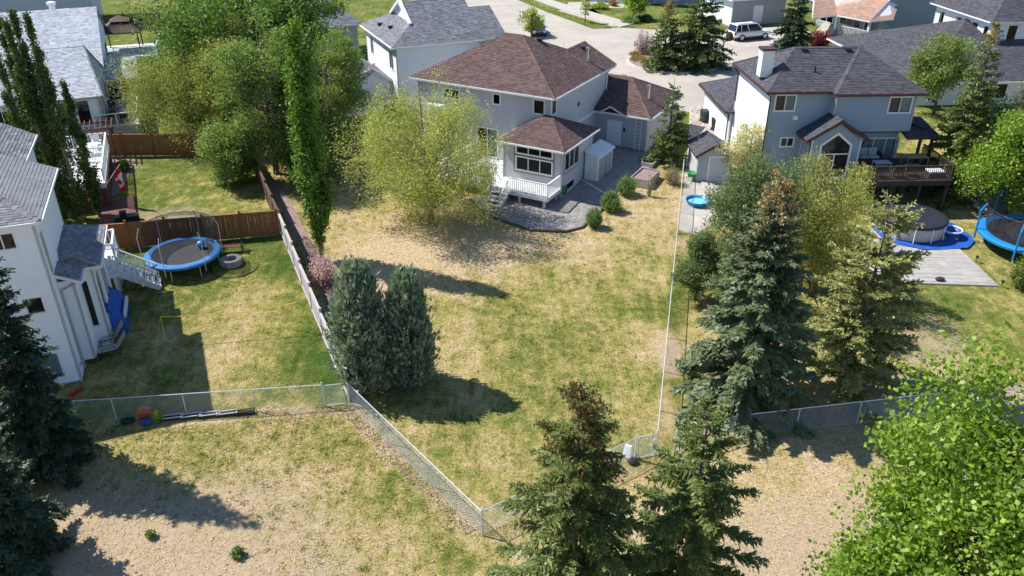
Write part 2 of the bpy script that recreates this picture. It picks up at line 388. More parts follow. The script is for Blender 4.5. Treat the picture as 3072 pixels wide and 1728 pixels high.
def clip_y(poly, y, keep_above):
    out = []
    for p, q in zip(poly, poly[1:]+poly[:1]):
        a, b = (p[1] >= y) == keep_above or p[1] == y, (q[1] >= y) == keep_above or q[1] == y
        if a: out.append(p)
        if a != b: t = (y-p[1])/(q[1]-p[1]); out.append((p[0]+t*(q[0]-p[0]), y))
    return out
def sheet(name, poly, dz, m, side=True):
    b = MB()
    for pc in (clip_y(poly, 25, False), clip_y(clip_y(poly, 25, True), 75, False), clip_y(poly, 75, True)):
        if len(pc) >= 3: b.prism([p for i, p in enumerate(pc) if p != pc[i-1]], lambda p: tz(p[1])-.05, lambda p: tz(p[1])+dz)
    return struct(b.build(name, m))
def arc(cx, cy, r, a0, a1, n): return [(cx+r*math.cos(R(a0+(a1-a0)*i/n)), cy+r*math.sin(R(a0+(a1-a0)*i/n))) for i in range(n+1)]
IS = (16.75, 84.6)                                                       # island centre
sheet('street', [(13.2, 69.6), (16, 67.5), (24, 67.5), (25.5, 74.5)]+arc(17.5, 87.5, 13.2, -45, 78, 18)+[(13.2, 102.3), (9.9, 101.6), (4.6, 112.8), (0, 124), (-14, 150), (-28, 150), (-16, 124), (-6, 108), (.5, 97), (2.2, 90), (3.6, 82), (7, 77), (9.5, 72)], .012, M['street'])
sheet('driveway', [(24, 94.0), (25.5, 91.5), (31, 93.3), (36, 99.6), (34, 103), (26, 101.2)], .016, M['concrete'])
sheet('driveway', [(12.4, 103.1), (13.6, 103), (7.2, 114.3), (8, 120), (15, 121), (17, 116), (11, 115.5), (6.2, 113.8)], .016, M['concrete'])
sheet('pavement', [(13.3, 102.4), (15.3, 104.5), (8.6, 116), (4, 125), (2.2, 124), (7.0, 113.4)], .10, M['concrete'])
vg = sheet('verge', [(9.9, 101.7), (12.2, 101.9), (5.5, 113.5), (4.4, 113.2)], .09, M['grass'])
va = vg.data.attributes.new('green', 'FLOAT', 'POINT'); va.data.foreach_set('value', [1.1]*len(vg.data.vertices))
# island kerb ring, planted bed
kb = MB(); kb.lathe([(4.55, 2.38), (4.55, 2.53), (4.85, 2.53), (4.88, 2.38)], *IS, 48); struct(kb.build('kerb', M['kerb']))
struct(MB().lathe([(4.56, 2.46), (2.5, 2.6), (.01, 2.66)], *IS, 32).build('planting_bed', M['mulch']))
sheet('gravel_path', [g2(2070, 322), g2(2150, 315), g2(2150, 400), g2(2110, 470), g2(2062, 470)], .02, M['gravel'])
sheet('concrete_pad', [g2(2060, 470), g2(2150, 455), g2(2215, 560), g2(2230, 610), g2(2085, 705), g2(2036, 690), g2(2052, 560)], .018, M['concrete'])
sheet('mulch_bed', [(-7.0, 30.2), (-10.9, 39.5), (-13.6, 45.6), (-17.4, 54), (-16.6, 54), (-12.6, 45.3), (-10.0, 41.0), (-6.9, 33.4)], .02, M['mulch'])
sheet('gravel_border', [(-30.2, 58), (-28.3, 57.9), (-27, 52), (-27.6, 49.5), (-29.5, 50.5)], .02, M['mulch'])

# loose chips and stones that give those beds their own relief
def scatter_poly(poly, n, rng):
    xs = [p[0] for p in poly]; ys = [p[1] for p in poly]; out = np.zeros((0, 2))
    while len(out) < n:
        q = np.stack([rng.uniform(min(xs), max(xs), n), rng.uniform(min(ys), max(ys), n)], 1); out = np.concatenate([out, q[inpoly(q[:, 0], q[:, 1], poly)]])
    return out[:n]
TZ = lambda y: 2.4*np.clip((y-25)/50, 0, 1)
def chips(name, poly, n, s, m, dz=.02):
    q = scatter_poly(poly, n, RNG); base = np.stack([q[:, 0], q[:, 1], TZ(q[:, 1])+dz], 1)
    a = RNG.normal(size=(n, 3)); a /= np.linalg.norm(a, axis=1)[:, None]; a[:, 2] = np.abs(a[:, 2])*.5+.02
    b = RNG.normal(size=(n, 3)); b[:, 2] *= .4; b /= np.linalg.norm(b, axis=1)[:, None]
    k = s*RNG.uniform(.5, 1.4, (n, 1)); V = np.stack([base-a*k*.5, base+b*k*.4, base+a*k*.7, base-b*k*.4], 1); V[:, :, 2] += s*.35
    return stuff(np_mesh(name, V.reshape(-1, 3), 4, m))
chips('bark_chips', [(-7.0, 30.4), (-10.8, 39.5), (-13.5, 45.6), (-12.7, 45.3), (-10.1, 41.0), (-7.0, 33.4)], 5000, .09, M['mulch'])
chips('loose_stones', [g2(2072, 324), g2(2148, 318), g2(2148, 400), g2(2108, 466), g2(2064, 466)], 2500, .11, M['gravel'])
# grass blades, thicker near the camera
def blades(name, n, poly, hgt, wid, lean, m, rng, thin=None):
    q = scatter_poly(poly, n, rng)
    g, d = green_at(q[:, 0], q[:, 1]); k = rng.random(len(q)) > d*.5
    q, g = q[k], g[k]; n = len(q)
    base = np.stack([q[:, 0], q[:, 1], TZ(q[:, 1])-.004], 1)
    az = rng.uniform(0, 2*np.pi, n); hh = hgt*rng.uniform(.5, 1.5, n); ll = lean*rng.uniform(.2, 1.6, n)*hh
    tip = base+np.stack([np.cos(az)*ll, np.sin(az)*ll, hh], 1)
    s = np.stack([-np.sin(az+.5), np.cos(az+.5), 0*az], 1)*wid*rng.uniform(.6, 1.4, (n, 1))
    V = np.stack([base-s, base+s, tip], 1).reshape(-1, 3)
    return stuff(np_mesh(name, V, 3, m, None, {'green': np.repeat(g, 3)}))
blades('grass', 85000, YARD_A, .035, .022, 2.4, M['blade'], RNG)
blades('grass', 40000, [SF[0], SF[1], SF[2], (-23.7, 43.8), (-23, 30), g2(0, 1286), g2(974, 1220)], .03, .02, 2.2, M['blade'], RNG)
blades('grass', 25000, [g2(2020, 1365), g2(2200, 1312), g2(2728, 1250), (32, 40), (32, 52), (13, 48), (10, 50)], .032, .024, 2.2, M['blade'], RNG)
blades('grass', 14000, YARD_D, .03, .025, 2.0, M['blade'], RNG)
blades('dry_grass', 85000, [(-24, 16.5), (22, 16.5), (34, 36), g2(2728, 1255), g2(2200, 1318), FC_R, FC_N, FC_L, g2(0, 1292), (-32, 28)], .045, .018, 3.5, M['blade'], RNG)
# pale stones and leaf litter lying in the dry field
def litter(name, poly, n, s, m): return chips(name, poly, n, s, m, -.01)
litter('fallen_leaves', [(-22, 17), (-3, 17), (-2, 21), (-8, 27.5), (-24, 26)], 500, .09, M['straw'])
litter('leaf_litter', [FC_L, FC_N, (FC_N[0]-.45, FC_N[1]-.2), (FC_L[0]-.5, FC_L[1]-.3)], 900, .08, M['mulch'])
litter('leaf_litter', [g2(690, 1290), g2(1045, 1235), g2(1060, 1215), g2(980, 1222)], 250, .08, M['mulch'])

# taller green tufts standing in the dry lawns
def tufts(n, poly, rng, k=16):
    q = scatter_poly(poly, n, rng); g, d = green_at(q[:, 0], q[:, 1]); q = q[rng.random(n) < np.clip(g*1.2+.1, .05, 1)]; q = np.repeat(q, k, 0)+rng.normal(size=(len(q)*k, 2))*.085; n = len(q)
    base = np.stack([q[:, 0], q[:, 1], TZ(q[:, 1])-.004], 1); az = rng.uniform(0, 6.283, n); hh = rng.uniform(.03, .085, n); ll = hh*rng.uniform(.3, 1.3, n)
    tip = base+np.stack([np.cos(az)*ll, np.sin(az)*ll, hh], 1); s_ = np.stack([-np.sin(az), np.cos(az), 0*az], 1)*.016
    return stuff(np_mesh('grass_tufts', np.stack([base-s_, base+s_, tip], 1).reshape(-1, 3), 3, M['blade'], None, {'green': np.full(n*3, 1.0)}))
tufts(2600, YARD_A, RNG); tufts(900, [FC_L, FC_N, (FC_N[0]-4, FC_N[1]-3.5), (-20, 25), g2(0, 1292)], RNG); tufts(500, YARD_C, RNG)

# saw-cut joints in the street slab
jt = MB()
for a, b_ in [((5, 112), (-9, 104)), ((9.8, 101.8), (.8, 97.2)), ((13.2, 102.2), (16, 92)), ((2.4, 90), (11.9, 88)), ((6.8, 77.5), (13, 81)), ((16, 68), (16.6, 79.4)), ((25.4, 75), (20.5, 81)), ((30.4, 86), (22, 85.5)), ((26.5, 96.5), (20, 89)), ((20.3, 100.2), (18, 90)), ((0, 123), (-15, 122)), ((-1.8, 117), (-11, 114))]: jt.bar((*a, tz(a[1])+.013), (*b_, tz(b_[1])+.013), .035, .006)
stuff(jt.build('slab_joints', M['kerbdark'], bpy.data.objects['street']))

litter('dandelions', [FC_N, FC_R, (8, 44), (-4, 40), (-6, 31)], 420, .05, M['yellow'])
litter('pale_stones', [(-22, 17), (0, 17), (-2, 20.5), (-9, 26), (-24, 25)], 260, .11, M['rock'])
litter('pale_stones', [(7, 17), (16, 17), (24, 30), (12, 24)], 120, .1, M['rock'])

# ---------------------------------------------------------------- houses
class House:
    def __init__(s, name, label, o, ang, gz, cat='house'):
        s.o = o; s.a = R(ang); s.gz = gz; s.root = thing(name, label, cat, (o[0], o[1], gz), s.a)
        s.x = np.array([math.cos(s.a), math.sin(s.a)]); s.y = np.array([-math.sin(s.a), math.cos(s.a)])
    def loc(s, p): d = np.array(p[:2])-np.array(s.o); return (float(d@s.x), float(d@s.y), float(p[2]) if len(p) > 2 else 0)
    def wld(s, x, y, z=0): q = np.array(s.o)+s.x*x+s.y*y; return (float(q[0]), float(q[1]), z)
    def part(s, name, mb, m, parent=None, **k):
        o = mb.build(name, m, parent or s.root, **k)
        if parent is None: o.location = (0, 0, -s.gz)
        return o
    def onwall(s, p0, p1, u, v):             # pixel -> (along wall, z)
        a, b = s.wld(*p0), s.wld(*p1); d = ray(u, v); ex, ey = b[0]-a[0], b[1]-a[1]; L = math.hypot(ex, ey)
        # a + w*e = t*d (xy)
        det = ex*(-d[1])-(-d[0])*ey; w = (a[0]*d[1]-a[1]*d[0])/det if abs(det) > 1e-9 else 0
        t = (a[1]+w*ey)/d[1]; return w*L, H+d[2]*t
    def wall(s, p0, p1, z0, z1, m, wins=(), top=None, exp=.16, name='wall', thick=.032, corner=True):
        if s.root.name == 'house.002': exp, thick = .21, .05
        L = math.dist(p0, p1); ux, uy = (p1[0]-p0[0])/L, (p1[1]-p0[1])/L; n = (uy, -ux, 0); holes = []
        rects = []
        for w in wins:
            if 'px' in w:
                a = s.onwall(p0, p1, w['px'][0], w['px'][1]); b = s.onwall(p0, p1, w['px'][2], w['px'][3])
                r = (min(a[0], b[0]), max(a[0], b[0]), min(a[1], b[1]), max(a[1], b[1]))
            else: r = w['r']
            rects.append(r); holes.append(r)
        poly = top or [(0, z0), (L, z0), (L, z1), (0, z1)]
        o = s.part(name, courses((p0[0], p0[1], 0), (ux, uy, 0), (0, 0, 1), n, poly, exp, None, thick, holes, v00=z0), m)
        if corner:
            for q in (0, L):
                if not top: s.part('corner_trim', MB().cbox(p0[0]+ux*q, p0[1]+uy*q, z0, .1, .1, z1-z0, math.atan2(uy, ux)), M['trim'], o)
        P = lambda u, z, d: (p0[0]+ux*u+n[0]*d, p0[1]+uy*u+n[1]*d, z)
        for w, r in zip(wins, rects): s.opening(P, r, o, **{k: v for k, v in w.items() if k not in ('px', 'r')})
        return o
    def opening(s, P, r, wall, cols=2, rows=1, back='room', trim=None, door=False, fm='trim', panel=None):
        u0, u1, v0, v1 = r
        def slab(b, a, c, d, e, n0, n1): b.hexa([P(a, d, n0), P(c, d, n0), P(c, d, n1), P(a, d, n1), P(a, e, n0), P(c, e, n0), P(c, e, n1), P(a, e, n1)])
        f = MB(); w = .07
        slab(f, u0-.02, u1+.02, v1-w, v1+.02, -.06, .045); slab(f, u0-.02, u1+.02, v0-.02, v0+w, -.06, .055)
        slab(f, u0-.02, u0+w, v0+w, v1-w, -.06, .044); slab(f, u1-w, u1+.02, v0+w, v1-w, -.06, .044)
        if door:
            o = s.part('door', f, M['trim'], wall); b = MB(); slab(b, u0+w, u1-w, v0+w, v1-w, -.05, .0)
            for i in range(2):
                for j in range(3):
                    a = u0+w+.09+(u1-u0-2*w)*.5*i; c = a+(u1-u0-2*w)*.5-.18; d = v0+w+.1+(v1-v0-2*w)/3*j; slab(b, a, c, d, d+(v1-v0-2*w)/3-.2, 0, .012)
            s.part('door_panel', b, M[panel or 'white_paint'], o); k = MB(); k.sphere(P(u1-w-.09, v0+1., .05), .035, 8, 6); s.part('handle', k, M['chrome'], o); return
        cw = (u1-u0-2*w)/cols
        for i in range(1, cols): slab(f, u0+w+cw*i-.025, u0+w+cw*i+.025, v0+w, v1-w, -.04, .035)
        rh = (v1-v0-2*w)/rows
        for j in range(1, rows): slab(f, u0+w, u1-w, v0+w+rh*j-.03, v0+w+rh*j+.03, -.04, .037)
        o = s.part('window', f, M[fm], wall)
        for i in range(cols):
            for j in range(rows):
                b = MB(); a, c, d, e = u0+w+cw*i, u0+w+cw*(i+1), v0+w+rh*j, v0+w+rh*(j+1)
                b.add([P(a, d, -.01), P(c, d, -.01), P(c, e, -.01), P(a, e, -.01)], [(0, 1, 2, 3)]); s.part('pane', b, M['glass'], o)
        b = MB(); bk = [back]*cols if isinstance(back, str) else back
        for i, q in enumerate(bk):
            b = MB(); a, c = u0+(u1-u0)*i/len(bk), u0+(u1-u0)*(i+1)/len(bk)
            if q == 'curtain':
                m_ = 14; vs = []; fs = []
                for k in range(m_+1): u = a+(c-a)*k/m_; nn = -.12+(.03 if k % 2 else -.03); vs += [P(u, v0, nn), P(u, v1, nn)]
                fs = [(2*k, 2*k+2, 2*k+3, 2*k+1) for k in range(m_)]; b.add(vs, fs)
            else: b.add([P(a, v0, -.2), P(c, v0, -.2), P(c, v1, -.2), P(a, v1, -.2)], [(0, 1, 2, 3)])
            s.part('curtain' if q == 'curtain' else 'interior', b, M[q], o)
        if trim:
            t = MB(); k = .16
            slab(t, u0-k, u1+k, v1+.02, v1+k, -.01, .035); slab(t, u0-k, u1+k, v0-k, v0-.02, -.01, .035)
            slab(t, u0-k, u0-.02, v0-.02, v1+.02, -.01, .034); slab(t, u1+.02, u1+k, v0-.02, v1+.02, -.01, .034); s.part('window_surround', t, M[trim], o)
    def roof(s, planes, m, trim='trim', exp=.16, tab=.3, caps=(), gutters=(), nparts=0, thick=.022, name='roof', drop=.17):
        sl = MB(); sh = MB(); pcs = []
        for pl in planes:
            P = [np.array(p, float) for p in pl]; u = (P[1]-P[0]); u /= np.linalg.norm(u); n = np.cross(u, P[2]-P[0]); n /= np.linalg.norm(n)
            if n[2] < 0: n = -n
            v = np.cross(n, u); k = len(P)
            sl.add([tuple(p) for p in P]+[tuple(p-np.array([0, 0, drop])) for p in P], [tuple(range(k)), tuple(range(k, 2*k))[::-1]]+[(i, k+i, k+(i+1) % k, (i+1) % k) for i in range(k)])
            poly = [(float((p-P[0])@u), float((p-P[0])@v)) for p in P]; poly[0] = (poly[0][0], -.03); poly[1] = (poly[1][0], -.03)
            part = [] if nparts and not pcs else None
            r_ = courses(P[0]+n*.005, u, v, n, poly, exp, tab, thick, parts=part)
            if part: pcs = part
            sh.add(r_.v, r_.f)
        o = s.part(name, sl, M[trim])
        for q8, fs in pcs[:nparts]: s.part('shingle', MB().add(q8, fs), m, o)
        for q8, fs in pcs[nparts:]: sh.add(q8, fs)
        stuff(s.part('shingles', sh, m, o))
        if caps:
            c = MB()
            for a, b in caps:
                a, b = Vector(a), Vector(b); L = (b-a).length; d = (b-a)/L; side = d.cross(Vector((0, 0, 1))).normalized(); k = int(L/.28)
                for i in range(k):
                    p = a+d*(i*L/k); q = a+d*((i+1)*L/k+.03); j = random.uniform(.016, .03)
                    c.add([tuple(p-side*.17+Vector((0, 0, -.06+j))), tuple(p+Vector((0, 0, .03+j))), tuple(p+side*.17+Vector((0, 0, -.06+j))), tuple(q-side*.17+Vector((0, 0, -.07+j))), tuple(q+Vector((0, 0, .015+j))), tuple(q+side*.17+Vector((0, 0, -.07+j)))], [(0, 1, 4, 3), (1, 2, 5, 4)])
            stuff(s.part('ridge_cap', c, m, o))
        if gutters:
            g = MB()
            for a, b in gutters:
                a, b = Vector(a), Vector(b); d = (b-a).normalized(); n = Vector((d.y, -d.x, 0))*.06; g.bar(a+n-Vector((0, 0, .09)), b+n-Vector((0, 0, .09)), .11, .12)
            s.part('gutter', g, M[trim], o)
        return o
def hipx(x0, x1, y0, y1, ze, r0, r1, zr):   # ridge along x at y=r[1]
    a, b = (*r0, zr), (*r1, zr); c = [(x0, y0, ze), (x1, y0, ze), (x1, y1, ze), (x0, y1, ze)]
    pl = [[c[0], c[1], b, a], [c[1], c[2], b], [c[2], c[3], a, b], [c[3], c[0], a]]
    return pl, [(c[0], a), (c[1], b), (c[2], b), (c[3], a), (a, b)], [(c[0], c[1]), (c[1], c[2]), (c[2], c[3]), (c[3], c[0])]
def hipy(x0, x1, y0, y1, ze, r0, r1, zr):
    a, b = (*r0, zr), (*r1, zr); c = [(x0, y0, ze), (x1, y0, ze), (x1, y1, ze), (x0, y1, ze)]
    pl = [[c[0], c[1], a], [c[1], c[2], b, a], [c[2], c[3], b], [c[3], c[0], a, b]]
    return pl, [(c[0], a), (c[1], a), (c[2], b), (c[3], b), (a, b)], [(c[0], c[1]), (c[1], c[2]), (c[2], c[3]), (c[3], c[0])]
def gabley(x0, x1, xm, y0, y1, z0, zr, z1=None):
    z1 = z0 if z1 is None else z1
    return [[(x0, y1, z0), (x0, y0, z0), (xm, y0, zr), (xm, y1, zr)], [(x1, y0, z1), (x1, y1, z1), (xm, y1, zr), (xm, y0, zr)]], [((xm, y0, zr), (xm, y1, zr))]
def roofvent(h, x, y, z, rf, tall=False, m='black'):
    b = MB()
    if tall: b.tube([(x, y, z-.15), (x, y, z+.85)], .085, 10); b.lathe([(.16, z+.85), (.16, z+1.0), (.02, z+1.06)], x, y, 10); h.part('flue_pipe', b, M['chrome'], rf)
    else: b.cbox(x, y, z-.05, .32, .32, .2); b.cbox(x, y, z+.14, .42, .42, .05); h.part('roof_vent', b, M[m], rf, bevel=.01)

# ---- brown-roofed two-storey house (centre)
A = House('house', 'two-storey pale house with brown shingle roof, white deck and brick paved patio', (3.29, 50.92), -28.7, 1.2)
bw = ((-13.2, 2.75), (-2.15, 2.75)); rw = ((-2.15, 2.75), (-2.15, 12.5))
A.wall(*bw, 1., 7.2, M['palesiding'], [dict(px=(1600, 296, 1634, 346), cols=1), dict(px=(1478, 279, 1502, 316), cols=1), dict(px=(1330, 262, 1380, 300), cols=2), dict(r=(1.2, 3.0, 2.6, 4.4), cols=2, back='curtain'), dict(r=(5.0, 6.8, 2.1, 4.3), cols=2, back=['room', 'curtain'])])
A.wall(*rw, 1., 7.2, M['palesiding'], [dict(px=(1655, 301, 1668, 339), cols=1)])
A.wall((-13.2, 12.5), (-13.2, 2.75), 1., 7.2, M['palesiding'])
A.wall((-2.15, 12.5), (-13.2, 12.5), 1., 7.2, M['palesiding'])
pl, cp, gt = hipx(-13.6, -1.75, 2.35, 12.85, 7.3, (-8.4, 7.6), (-7.0, 7.6), 10.0)
rf = A.roof(pl, M['roof_brown'], caps=cp, gutters=gt)
for x, y, z in ((-6.0, 8.4, 9.55), (-9.2, 8.6, 9.45)): roofvent(A, x, y, z, rf)
p2, c2 = gabley(-7.25, -1.72, -4.5, 9.8, 13.25, 7.32, 8.75)
rf2 = A.roof(p2, M['roof_brown'], caps=c2, name='front_roof'); roofvent(A, -4.0, 11.9, 8.5, rf2); roofvent(A, -3.0, 10.5, 7.95, rf2, True)
b = MB(); b.box(-12.3, -10.7, 1.9, 2.74, 1.0, 5.6); A.part('chimney_chase', b, M['white'])
b = MB(); b.box(-2.13, -2.08, 2.8, 12.4, 4.15, 4.4); A.part('belt_board', b, M['trim'])
b = MB(); st = [((.28 if k % 2 == 0 else .11)*math.cos(k*math.pi/5+math.pi/2), (.28 if k % 2 == 0 else .11)*math.sin(k*math.pi/5+math.pi/2)) for k in range(10)]
sy, szz = A.onwall(*rw, 1536+665*.298, 1045*.298)
b.add([(-2.09, 2.75+sy+p[0], szz+p[1]) for p in st]+[(-2.04, 2.75+sy, szz)], [(i, (i+1) % 10, 10) for i in range(10)]); A.part('wall_star', b, M['blackmetal'])
b = MB(); b.tube([(-1.78, 12.3, 7.1), (-2.04, 12.2, 6.8), (-2.04, 12.2, 4.7), (-1.7, 12.0, 4.65)], .05, 8); A.part('downpipe', b, M['trim'])
# sunroom
sw = ((-4.4, 0.), (0., 0.)); sr = ((0., 0.), (0., 4.9))
A.wall(*sw, 1.0, 4.62, M['palesiding'], [dict(r=(.95, 3.75, 3.9, 4.5), cols=3, trim='taupe'), dict(r=(.95, 3.75, 2.72, 3.72), cols=3, back='blind', trim='taupe')], name='sunroom_wall', exp=.12)
A.wall(*sr, 1.0, 4.62, M['palesiding'], [dict(r=(.45, 2.8, 2.95, 4.4), cols=3, rows=1, trim='taupe'), dict(r=(.7, 2.2, 1.42, 2.05), cols=1)], name='sunroom_wall', exp=.12)
A.wall((-4.4, 2.75), (-4.4, 0), 1.0, 4.62, M['palesiding'], [dict(r=(.5, 2.1, 2.2, 4.2), cols=1)], name='sunroom_wall', exp=.12)
A.wall((0, 4.9), (-2.15, 4.9), 1.0, 4.62, M['palesiding'], name='sunroom_wall', exp=.12)
pl, cp, gt = hipx(-4.75, .35, -.38, 5.3, 4.72, (-2.6, 2.6), (-2.0, 2.6), 5.95)
A.roof(pl, M['roof_brown'], caps=cp, gutters=gt, name='sunroom_roof')
b = MB(); b.tube([(.3, 4.9, 4.6), (.1, 4.7, 4.3), (.1, 4.7, 1.6)], .045, 8); A.part('downpipe', b, M['trim'])
b = MB(); b.tube([(.12, 3.3, 1.47), (3.4, 1.5, 1.27)], .05, 8); A.part('downpipe', b, M['trim'])
# garage
gb = ((-2.15, 10.45), (2.1, 10.45))
A.wall(*gb, 1.4, 4.4, M['greysiding'], [dict(px=(1824, 359, 1861, 437), door=True)], name='garage_wall')
A.wall((2.1, 10.45), (2.1, 17.2), 1.4, 4.4, M['greysiding'], name='garage_wall'); A.wall((2.1, 17.2), (-4, 17.2), 1.5, 4.4, M['palesiding'], name='garage_wall')
pl, cp, gt = hipx(-4.9, 2.5, 10.05, 17.6, 4.45, (-3.4, 13.8), (-.6, 13.8), 6.3)
g_ = A.roof(pl, M['roof_brown'], caps=cp[1:3]+cp[4:], gutters=gt[1:2]+[((-2.1, 10.05, 4.45), (-1.35, 10.05, 4.45)), ((.65, 10.05, 4.45), (2.5, 10.05, 4.45))], name='garage_roof')
roofvent(A, -1.6, 14.6, 5.95, g_, m='roof_brown'); roofvent(A, 1.3, 12.6, 5.2, g_, True)
p2, c2 = gabley(-1.45, .75, -.7, 9.85, 11.4, 4.5, 5.0, 4.36); A.roof(p2, M['roof_brown'], caps=c2, name='door_gable', drop=.12)
A.wall((-1.4, 10.44), (.7, 10.44), 4.35, 4.9, M['greysiding'], top=[(0, 4.35), (2.1, 4.35), (.7, 4.9)], corner=False, name='gable_wall')
b = MB(); dx = A.onwall(*gb, 1863, 380)[0]-2.15; b.cbox(dx+.3, 10.4, 3.0, .14, .12, .3); A.part('wall_lamp', b, M['blackmetal'], bevel=.02)
# white deck
b = courses((-8.5, -2.2, 2.0), (1, 0, 0), (0, 1, 0), (0, 0, 1), [(0, 0), (8.6, 0), (8.6, 2.17), (4.08, 2.17), (4.08, 4.92), (0, 4.92)], .14, None, .03, gap=.008, flat=True)
dk = A.part('deck', MB().box(-8.5, .1, -2.2, -.03, 1.78, 1.995).box(-8.5, -4.43, -.03, 2.7, 1.78, 1.994), M['peeling']); stuff(A.part('deck_boards', b, M['peeling'], dk))
for x, y in ((-.25, -1.95), (-2.1, -1.95), (-4.2, -1.95), (-6.3, -1.95), (-8.3, -1.95), (-8.3, 1), (-.2, -.3)):
    w = A.wld(x, y); A.part('deck_post', MB().cbox(x, y, tz(w[1])-.15, .15, .15, 1.78-tz(w[1])+.15), M['peeling'], dk)
def railing(h, runs, z, dk, m='white_paint', step=.14, hh=.95, bw=.035):
    for (x0, y0, z0), (x1, y1, z1) in runs:
        L = math.dist((x0, y0), (x1, y1)); h.part('rail', MB().bar((x0, y0, z0+hh), (x1, y1, z1+hh), .1, .05).bar((x0, y0, z0+.1), (x1, y1, z1+.1), .05, .05), m if not isinstance(m, str) else M[m], dk)
        n = int(L/step); me = None
        for i in range(n+1):
            t = i/n; x, y, zz = x0+(x1-x0)*t, y0+(y1-y0)*t, z0+(z1-z0)*t
            if me is None:
                o = h.part('baluster', MB().box(-bw/2, bw/2, -bw/2, bw/2, .1, hh), M[m], dk); me = o.data
            else: o = link('baluster', me, dk)
            o.location = (x, y, zz)
railing(A, [((-8.45, -2.15, 2.03), (-4.0, -2.15, 2.03)), ((-2.8, -2.15, 2.03), (.05, -2.15, 2.03)), ((.05, -2.15, 2.03), (.05, -.05, 2.03)), ((-8.45, -2.15, 2.03), (-8.45, 2.6, 2.03))], 2.03, dk)
st = MB()
for i in range(4): st.box(-3.9, -2.9, -2.5-.28*i, -2.22-.28*i, 1.82-.19*i, 1.86-.19*i)
st.bar((-3.95, -2.2, 1.75), (-3.95, -3.4, 1.0), .05, .25).bar((-2.85, -2.2, 1.75), (-2.85, -3.4, 1.0), .05, .25)
sp = A.part('deck_stairs', st, M['peeling']); railing(A, [((-3.95, -2.25, 1.9), (-3.95, -3.35, 1.1)), ((-2.85, -2.25, 1.9), (-2.85, -3.35, 1.1))], 0, sp, step=.16, hh=.85)
for x in (-3.95, -2.85): A.part('newel_post', MB().cbox(x, -3.38, 1.0, .09, .09, 1.05), M['white_paint'], sp)
# paved patio
PAT = [(-5.2, -3.2), (-3.0, -4.7), (.41, -5.2), (2.4, -4.35), (3.1, -3.3), (3.2, .12), (3.6, 10.3), (-2.1, 10.3), (-2.1, 0), (-5.2, 0)]
PW = [A.wld(*p)[:2] for p in PAT]; sheet('patio', PW, .03, M['paver'])
ax, ay = A.x, A.y; O = np.array([*A.o, tz(A.o[1])+.032])
stuff(courses(O, (ax[0], ax[1], .048*ax[1]), (ay[0], ay[1], .048*ay[1]), (0, 0, 1), PAT, .12, .22, .02, gap=.012, flat=True, jit=.1).build('paving_bricks', M['paver'], bpy.data.objects['patio']))
e = MB()
for p, q in zip(PW[:5], PW[1:6]): e.bar((*p, tz(p[1])+.0), (*q, tz(q[1])+.0), .14, .26)
e.build('patio_edging', M['paver_dark'], bpy.data.objects['patio'])

# ---- blue-grey house (right)
B = House('house', 'blue-grey two-storey house with charcoal roof, maroon trim and raised back deck', (21.2, 52.0), 2.5, 1.2)
ms = 'bluesiding'
B.wall((0, 0), (5.3, 0), 5.55, 8.15, M[ms], [dict(px=(2671, 290, 2729, 339), cols=2, back=['blind', 'curtain'])])
B.wall((-4.1, .75), (0, .75), 1.0, 8.15, M[ms], [dict(px=(2328, 284, 2383, 333), cols=2, back=['blind', 'curtain']), dict(px=(2342, 412, 2379, 440), cols=2)])
B.wall((0, .75), (0, 0), 5.55, 8.15, M[ms]); B.wall((5.3, 0), (5.3, 7.9), 5.55, 8.15, M[ms])
B.wall((0, .7), (5.0, .7), 1.0, 5.55, M[ms], [dict(px=(2583, 414, 2678, 500), cols=3, back='curtain'), dict(r=(2.3, 4.2, 1.15, 3.0), cols=2), dict(r=(4.4, 4.9, 1.15, 3.1), cols=1, back='curtain')])
B.wall((5.0, .7), (5.0, 7.9), 1.0, 5.55, M[ms]); B.wall((5.3, 7.9), (-4.1, 7.9), 1.4, 8.15, M[ms])
B.wall((-4.1, 7.9), (-4.1, .75), 1.0, 8.15, M['white'])
b = MB(); b.box(.02, 5.28, .02, .7, 5.45, 5.6); B.part('soffit', b, M['maroon'])
pl, cp, gt = hipx(-4.5, 5.7, .3, 8.3, 8.2, (-1.75, 4.1), (2.6, 4.1), 10.2)
rf = B.roof(pl, M['roof_slate'], 'maroon', caps=cp[:1]+cp[3:], gutters=[((-4.5, .3, 8.2), (-.3, .3, 8.2)), gt[3]])
for x, z in ((-1.2, 10.0), (1.8, 10.0)): roofvent(B, x, 3.8, z, rf)
b = MB(); b.tube([(-1.0, 1.9, 8.9), (-1.0, 1.9, 9.45)], .06, 8); B.part('vent_pipe', b, M['black'], rf)
pl, cp, gt = hipy(-.25, 5.75, -.42, 8.2, 8.2, (2.75, 3.9), (2.75, 4.6), 10.24)
B.roof(pl[:2]+pl[3:], M['roof_slate'], 'maroon', caps=cp[:2], gutters=gt[:2], name='wing_roof')
b = MB(); cx, cy, _ = B.loc(PZ(2290, 205, 9.1)); b.box(cx-.3, cx+.5, cy-.4, cy+.4, 8.6, 10.35); ch = B.part('chimney', b, M['whitewall'], rf)
b = MB(); b.box(cx-.38, cx+.58, cy-.48, cy+.48, 10.35, 10.48); B.part('chimney_cap', b, M['maroon'], rf)
